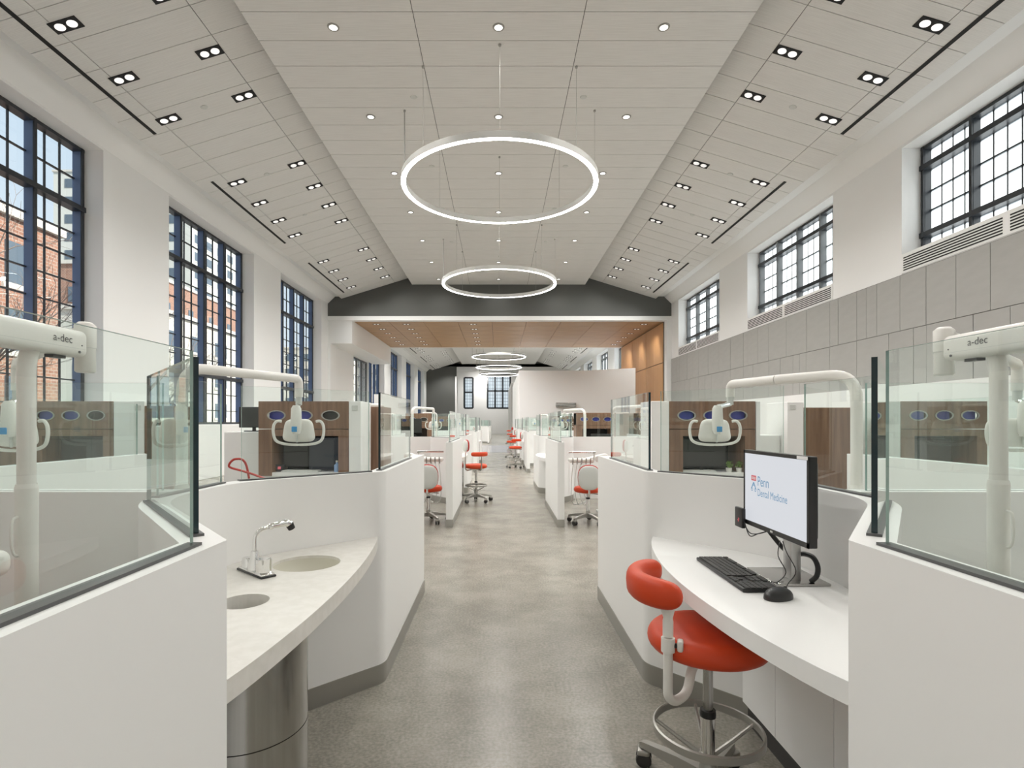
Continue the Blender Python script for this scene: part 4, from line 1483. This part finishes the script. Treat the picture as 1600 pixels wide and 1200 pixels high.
track_light('dental light with lettered arm cover on a floor post behind the nearest left glass', -1, -1.455, 0.75, 1.88, -1.475, 1.70, -2.46, 2.78)
track_light('dental light with lettered arm cover on a floor post behind the nearest right glass', 1, 1.650, 0.75, 1.98, 1.668, 1.815, 2.67, 2.80)
for yc in (9.65, 17.3):
    for s in (-1, 1):
        nm = PNAME[yc]
        q = dup(d1 if s < 0 else d2, (s * 1.65, yc - 0.65, 0), label='dental light before the glass divider of the %s %s partition' % (nm, SIDE[s]))
        q.rotation_euler = (0, 0, pi if s < 0 else pi)
        q.location = (s * 1.9, yc - 0.6, 0)
        q = dup(d1 if s < 0 else d2, (s * 1.65, yc + 0.75, 0), label='dental light behind the glass divider of the %s %s partition' % (nm, SIDE[s]))
for yc, s in ((36.2, -1), (43.9, -1), (36.6, 1)):
    if s > 0:
        continue
    q = dup(d1, (s * 1.9, yc - 0.6, 0), pi, label='tiny dental light over the %s left partition beyond the portal' % PNAME[yc])

# ------------------------------------------------------------------ dental chairs
def dental_chair(label, loc, rz, first=None):
    if first:
        return dup(first, loc, rz, label)
    t_ = thing('dental_chair', label, 'dental chair', loc, rz)
    MB().rbox(-0.30, -0.25, 0.0, 0.40, 0.25, 0.05, 0.02).build('base_plate', plasticg, t_)
    MB().rbox(-0.12, -0.12, 0.04, 0.16, 0.12, 0.40, 0.04).build('lift_column', plastic, t_)
    MB().rbox(-0.18, -0.25, 0.42, 0.72, 0.25, 0.52, 0.045).build('seat', reddark, t_)
    MB().rbox(0.70, -0.20, 0.40, 1.05, 0.20, 0.49, 0.04).build('leg_rest', reddark, t_)
    Mb = Matrix.Translation((-0.15, 0, 0.50)) @ Matrix.Rotation(radians(28), 4, 'Y')
    MB().rbox(-0.62, -0.24, -0.045, 0.0, 0.24, 0.045, 0.04, M=Mb).build('backrest', reddark, t_)
    MB().rbox(-0.88, -0.13, -0.04, -0.64, 0.13, 0.045, 0.035, M=Mb).build('headrest', reddark, t_)
    MB().tube([Mb @ Vector((-0.70, 0, -0.03)), Mb @ Vector((-0.3, 0, -0.05))], 0.02, 8).build('headrest_bar', chrome, t_)
    for s in (-1, 1):
        MB().tube(bend([(0.05, s * 0.27, 0.46), (0.02, s * 0.33, 0.66), (0.28, s * 0.33, 0.66)], 0.05, 4), 0.022, 8).build('armrest', plastic, t_)
    return t_


dc = dental_chair('red dental chair behind the nearest left glass, mostly hidden by the partition', (-2.05, 1.02, 0), pi)
dental_chair('red dental chair inside the second left partition', (-2.0, 7.9, 0), radians(70), dc)
dental_chair('red dental chair inside the second right partition', (2.15, 7.9, 0), radians(110), dc)


def assist_arm(label, x, y, s, z):
    t_ = thing('assistant_arm', label, 'dental arm', (x, y, 0))
    MB().rbox(-0.22, -0.032, z - 0.036, 0.055, 0.032, z + 0.036, 0.028, seg=4, M=Matrix.Scale(-s, 4, (1, 0, 0))).build('arm_cover', plastic, t_, 50)
    MB().cyl(0, 0, 0.0, z - 0.06, 0.022, 16).build('post', plasticg, t_)
    MB().lathe([(0.028, z - 0.07), (0.026, z - 0.045), (0.02, z - 0.03)], n=16).build('collar', plastic, t_)


assist_arm('white rounded assistant arm low behind the nearest left glass', -1.36, 1.44, -1, 0.975)
assist_arm('white rounded assistant arm at the right edge behind the nearest right glass', 1.50, 1.44, 1, 1.0)


def delivery(label, loc, rz, first=None):
    if first:
        return dup(first, loc, rz, label)
    t_ = thing('delivery_unit', label, 'dental unit', loc, rz)
    z = 0.78
    MB().rbox(-0.17, -0.12, z, 0.17, 0.12, z + 0.055, 0.02).build('tray_head', plastic, t_)
    MB().tube([(-0.19, -0.13, z + 0.15), (0.19, -0.13, z + 0.15)], 0.012, 8).build('handle_bar', steel, t_)
    MB().tube([(0.17, -0.13, z + 0.15), (0.17, -0.10, z + 0.03)], 0.010, 8).build('handle_post', plasticg, t_)
    for k_ in range(5):
        x = -0.13 + 0.062 * k_
        MB().tube([(x, -0.15, z + 0.075), (x, -0.13, z + 0.03), (x, -0.11, z - 0.02)], [0.008, 0.011, 0.009], 8).build('instrument', steel, t_)
    for k_ in range(4):
        x = -0.12 + 0.05 * k_
        MB().tube(spline([(x, -0.11, z - 0.01), (x - 0.03, -0.12, z - 0.3), (x + 0.02 * k_, -0.08, z - 0.58), (0.10, 0, z - 0.52), (0.2, 0.1, z - 0.28)], 4), 0.006, 6).build('hose', plasticg, t_)
    MB().tube(bend([(0.1, 0.1, z + 0.03), (0.42, 0.2, z + 0.1), (0.42, 0.45, z - 0.05), (0.42, 0.45, 0.0)], 0.1, 5), 0.032, 12).build('support_arm', plastic, t_)
    MB().cyl(0.42, 0.45, 0, 0.03, 0.12, 18).build('foot', plasticg, t_)
    MB().lathe([(0.0001, -0.012), (0.04, -0.012), (0.045, 0), (0.04, 0.012), (0.0001, 0.012)], n=18, M=Matrix.Translation((0.22, -0.14, z + 0.06)) @ Matrix.Rotation(pi / 2, 4, 'X')).build('round_pad', plastic, t_)
    return t_


du = delivery('dental instrument tray with hoses seen through the opening on the right', (1.17, 7.75, 0), 0)
q = delivery('dental instrument tray seen through the opening on the left', (-0.98, 7.95, 0), 0, du)
q.scale = (-1, 1, 1)

# ------------------------------------------------------------------ cabinets facing the camera
CY = 6.4
def cabinet(label, x0, x1, s, group='wooden clinic cabinets with glove boxes'):
    """x0 < x1; recess for a workstation"""
    w = x1 - x0
    t_ = thing('clinic_cabinet', label, 'cabinet', (x0, CY, 0), group=group)
    top = H + 0.248
    D = 0.5
    MB().box(0, 0.02, 0, w, D, 0.72).build('lower_body', white, t_)
    MB().box(0, D - 0.02, 0.72, w, D, top).build('back_panel', blackm, t_)
    MB().box(0, 0, 0.72, 0.16, D - 0.02, 1.19).build('side_strip', walnut, t_)
    MB().box(w - 0.12, 0, 0.72, w, D - 0.02, 1.19).build('side_strip', walnut, t_)
    MB().box(0, 0, 1.19, w, D - 0.02, 1.268).build('lower_rail', walnut, t_)
    # fascia with three oval cut-outs
    ovals = [w * 0.20, w * 0.50, w * 0.80]
    loops = []
    for ox in ovals:
        loops.append([(ox + 0.098 * math.copysign(abs(cos(a)) ** 0.75, cos(a)), 1.432 + 0.050 * math.copysign(abs(sin(a)) ** 0.75, sin(a))) for a in [2 * pi * k_ / 28 for k_ in range(28)]])
    o = slab_holes([(0, 1.275), (w, 1.275), (w, top), (0, top)], loops, 0, 0.02, 'fascia', walnut, t_)
    me = o.data
    me.transform(Matrix(((1, 0, 0, 0), (0, 0, -1, 0.02), (0, 1, 0, 0), (0, 0, 0, 1))))
    me.update()
    for k_, ox in enumerate(ovals):
        MB().lathe([(0.092, 0), (0.110, 0), (0.110, 0.006), (0.092, 0.006), (0.092, 0)], n=32, M=Matrix.Translation((ox, 0.0, 1.432)) @ Matrix.Scale(0.55, 4, (0, 0, 1)) @ Matrix.Rotation(pi / 2, 4, 'X')).build('oval_rim', alum, t_)
        MB().rbox(ox - 0.10, 0.03, 1.385, ox + 0.09, 0.12, 1.48, 0.005).build('glove_box', purple if k_ != (2 if s < 0 else 9) else darkplastic, t_)
    MB().box(0, 0.021, 1.275, w, D - 0.02, 1.285).build('shelf', walnut, t_)
    MB().box(0, 0.02, top - 0.012, w, D - 0.02, top).build('top_board', walnut, t_)
    MB().box(0.16, 0.0, 0.72, w - 0.12, D - 0.02, 0.76).build('worktop', white, t_)
    return t_


def end_panel(label, x0, x1, top, m_, y=CY, d=0.5, nm='cabinet_side'):
    o = MB().rbox(x0, y, 0, x1, y + d, top, 0.004, seg=1).build(nm, m_)
    return tag(o, label, 'cabinet')


for s in (-1, 1):
    side = SIDE[s]
    A = (1.765, 2.825) if s < 0 else (2.01, 3.02)
    xa, xb = (A if s > 0 else (-A[1], -A[0]))
    cabinet('walnut cabinet with three glove box ovals, the nearer to the aisle on the %s' % side, xa, xb, s)
    Bx = (4.535, 5.53) if s < 0 else (4.735, 5.75)
    xa2, xb2 = (Bx if s > 0 else (-Bx[1], -Bx[0]))
    cabinet('walnut cabinet with three glove box ovals, the farther from the aisle on the %s' % side, xa2, xb2, s)
    tp = H + 0.25
    def E(label, a, b_, top, m_, **k_):
        end_panel(label, *((a, b_) if s > 0 else (-b_, -a)), top, m_, **k_)
    if s < 0:
        E('narrow white cabinet side, aisle side of the walnut cabinet on the left', 1.62, 1.762, tp, white)
        E('walnut end panel just left of the aisle behind the narrow white side', 1.47, 1.68, H + 0.20, walnut, y=6.95)
        E('white cabinet side between the two walnut fronts on the left', 4.17, 4.53, tp, white)
        E('plain walnut panel at the far left beyond the farther walnut cabinet', 5.54, 6.3, H + 0.195, walnut)
        E('plain walnut panel beside the white cabinet side on the left', 3.83, 4.165, H + 0.195, walnut)
        E('low white storage cabinet under the black screen on the left', 2.86, 3.33, H - 0.115, white, y=6.6)
    else:
        E('narrow white cabinet side, aisle side of the walnut cabinet on the right', 1.80, 2.007, tp, white)
        E('white cabinet side right of the walnut cabinet on the right', 3.03, 3.08, tp, white)
        E('white cabinet block left of the plain walnut doors on the right', 3.40, 3.59, H + 0.24, white)
        E('tall white cabinet side next to the farther walnut cabinet on the right', 4.50, 4.73, tp, white)
        E('plain walnut cabinet with two doors on the right', 3.595, 4.26, H + 0.175, walnut)
        E('low white storage cabinet between the walnut cabinets on the right', 3.10, 3.39, H - 0.155, white, y=6.55)


for x, y, z in ((-1.69, CY - 0.004, 1.52), (-4.24, CY - 0.004, 1.52), (3.46, CY - 0.004, 1.53)):
    o = MB().rbox(x - 0.035, y - 0.004, z - 0.03, x + 0.035, y + 0.003, z + 0.03, 0.002, seg=1).build('wall_plate', plasticg)
    tag(o, 'small grey plate on the white cabinet side %s' % {-1.69: 'nearest the aisle on the left', -4.24: 'between the walnut cabinets on the left', 3.46: 'beside the plain walnut doors'}[x], 'plate')


def wall_screen(label, x, y, z0, w, h_, rz=0):
    t_ = thing('computer_monitor', label, 'monitor', (x, y, z0), rz)
    MB().rbox(-w / 2, -0.02, 0.05, w / 2, 0.02, 0.05 + h_, 0.006).build('housing', black, t_)
    MB().box(-w / 2 + 0.012, -0.0215, 0.062, w / 2 - 0.012, -0.0202, 0.038 + h_).build('screen', darkplastic, t_)
    MB().rbox(-0.09, -0.06, 0, 0.09, 0.08, 0.012, 0.004).build('base', darkplastic, t_)
    MB().box(-0.02, 0.02, 0.01, 0.02, 0.04, 0.2).build('stand', darkplastic, t_)
    return t_


wall_screen('black screen standing in the recess of the left walnut cabinet near the aisle', -2.30, CY + 0.22, 0.76, 0.62, 0.34)
wall_screen('black screen standing in the recess of the right walnut cabinet near the aisle', 2.48, CY + 0.22, 0.76, 0.56, 0.34)
wall_screen('black screen in the recess of the far left walnut cabinet', -5.03, CY + 0.22, 0.76, 0.56, 0.34)
wall_screen('black screen in the recess of the far right walnut cabinet', 5.22, CY + 0.22, 0.76, 0.56, 0.34)
wall_screen('black square screen on the low white cabinet on the left', -3.09, 6.85, H - 0.115, 0.34, 0.26)
for x, lb in ((-2.35, 'left'), (2.35, 'right')):
    t_ = thing('desk_keyboard', 'pale keyboard in the recess of the %s walnut cabinet' % lb, 'keyboard', (x, CY + 0.09, 0.76))
    MB().rbox(-0.22, -0.07, 0, 0.22, 0.07, 0.018, 0.004).build('tray', plasticg, t_)
    m_ = MB()
    for a in range(5):
        for b_ in range(16):
            m_.box(-0.205 + 0.0257 * b_, -0.06 + 0.024 * a, 0.018, -0.184 + 0.0257 * b_, -0.04 + 0.024 * a, 0.023)
    o = m_.build('keys', plastic, t_); o['kind'] = 'stuff'
t_ = thing('soap_bottle', 'small pale blue bottle in the recess of the left walnut cabinet', 'bottle', (-1.93, CY + 0.10, 0.76))
MB().lathe([(0.0001, 0), (0.032, 0), (0.034, 0.01), (0.034, 0.08), (0.014, 0.10), (0.014, 0.115), (0.0001, 0.115)], n=16).build('bottle', bluebottle, t_)
MB().cyl(0, 0, 0.115, 0.135, 0.016, 12).build('cap', plastic, t_)
for x, lb in ((-2.62, 'left'), (2.30 - 0.18, 'right')):
    t_ = thing('card_reader', 'small black reader with red mark in the recess of the %s walnut cabinet' % lb, 'card reader', (x, CY + 0.12, 0.76))
    MB().rbox(-0.05, -0.02, 0, 0.05, 0.02, 0.085, 0.006).build('case', black, t_)
    MB().box(-0.018, -0.0212, 0.03, 0.018, -0.0203, 0.062).build('red_mark', inkred, t_)
random.seed(5)
for q, x in enumerate((2.74, 2.86)):
    t_ = thing('potted_plant', 'small bushy green plant in the right cabinet recess, %s one' % ('left' if q == 0 else 'right'), 'plant', (x - 0.0, CY + 0.07, 0.76))
    MB().lathe([(0.0001, 0), (0.028, 0), (0.036, 0.05), (0.033, 0.05), (0.0001, 0.045)], n=14).build('pot', plastic, t_)
    m_ = MB()
    for k_ in range(60):
        a = random.random() * 2 * pi; r_ = random.random() * 0.04; zz = 0.06 + random.random() * 0.065
        c = Vector((r_ * cos(a), r_ * sin(a), zz)); u = Vector((random.uniform(-1, 1), random.uniform(-1, 1), random.uniform(-.3, 1))).normalized() * 0.02; w_ = u.cross(Vector((0.3, 0.5, 0.8))).normalized() * 0.008
        m_.add([c - u, c + w_, c + u, c - w_], [(0, 1, 2, 3)])
    o = m_.build('leaves', greenm, t_); o['kind'] = 'stuff'
# red hose loop beside the low cabinet, on the far side of the nearest left partition
o = MB().tube(spline([(-2.05, 4.35, 0.0), (-1.98, 4.35, 0.6), (-2.0, 4.32, 1.0), (-2.08, 4.30, 1.06), (-2.14, 4.32, 1.0), (-2.02, 4.3, 0.965), (-1.9, 4.28, 0.93), (-1.72, 4.26, 0.85), (-1.62, 4.26, 0.6), (-1.60, 4.26, 0.02)], 6), 0.009, 8).build('suction_hose', reddark)
tag(o, 'thin red hose looping up behind the nearest left partition', 'hose')

# tall white cabinets farther back
end_panel('tall white cabinet wall on the left, behind the second partition', -2.75, -2.55, 1.97, white, y=12.0, d=2.9, nm='tall_cabinet')
# farther banks of cabinets with wooden fronts
for yc in (14.0, 21.7):
    for s in (-1, 1):
        first = [o for o in COL.objects if o.name.startswith('clinic_cabinet') and o.get('category')]
        src = first[0] if s < 0 else first[2]
        for q, xx in enumerate((1.85 if s < 0 else 2.0, 3.6)):
            w = 1.06 if s < 0 else 1.01
            if s < 0 and q == 1 and yc < 15:
                continue
            dup(src, (s * xx if s > 0 else -(xx + w), yc + (1.0 if s < 0 else 0), 0), label='walnut cabinet behind the %s partition on the %s, %s the aisle' % ('second' if yc < 15 else 'third', SIDE[s], 'nearer to' if q == 0 else 'farther from'))
# white storage wall under the left windows
o = MB().rbox(XL + 0.01, 4.0, 0, XL + 0.45, 23.0, 1.29, 0.01, seg=1).build('window_ledge', white); o['kind'] = 'structure'; o.name = 'trim_8'
# sprinkling of mid-distance operatory clutter: small monitors on arms beside the farther partitions
wall_screen('small black screen above the second left partition divider', -1.7, 10.6, PT, 0.40, 0.28, 0.3)
wall_screen('small black screen above the second right partition', 2.0, 10.6, PT - 0.3, 0.40, 0.28, -0.3)
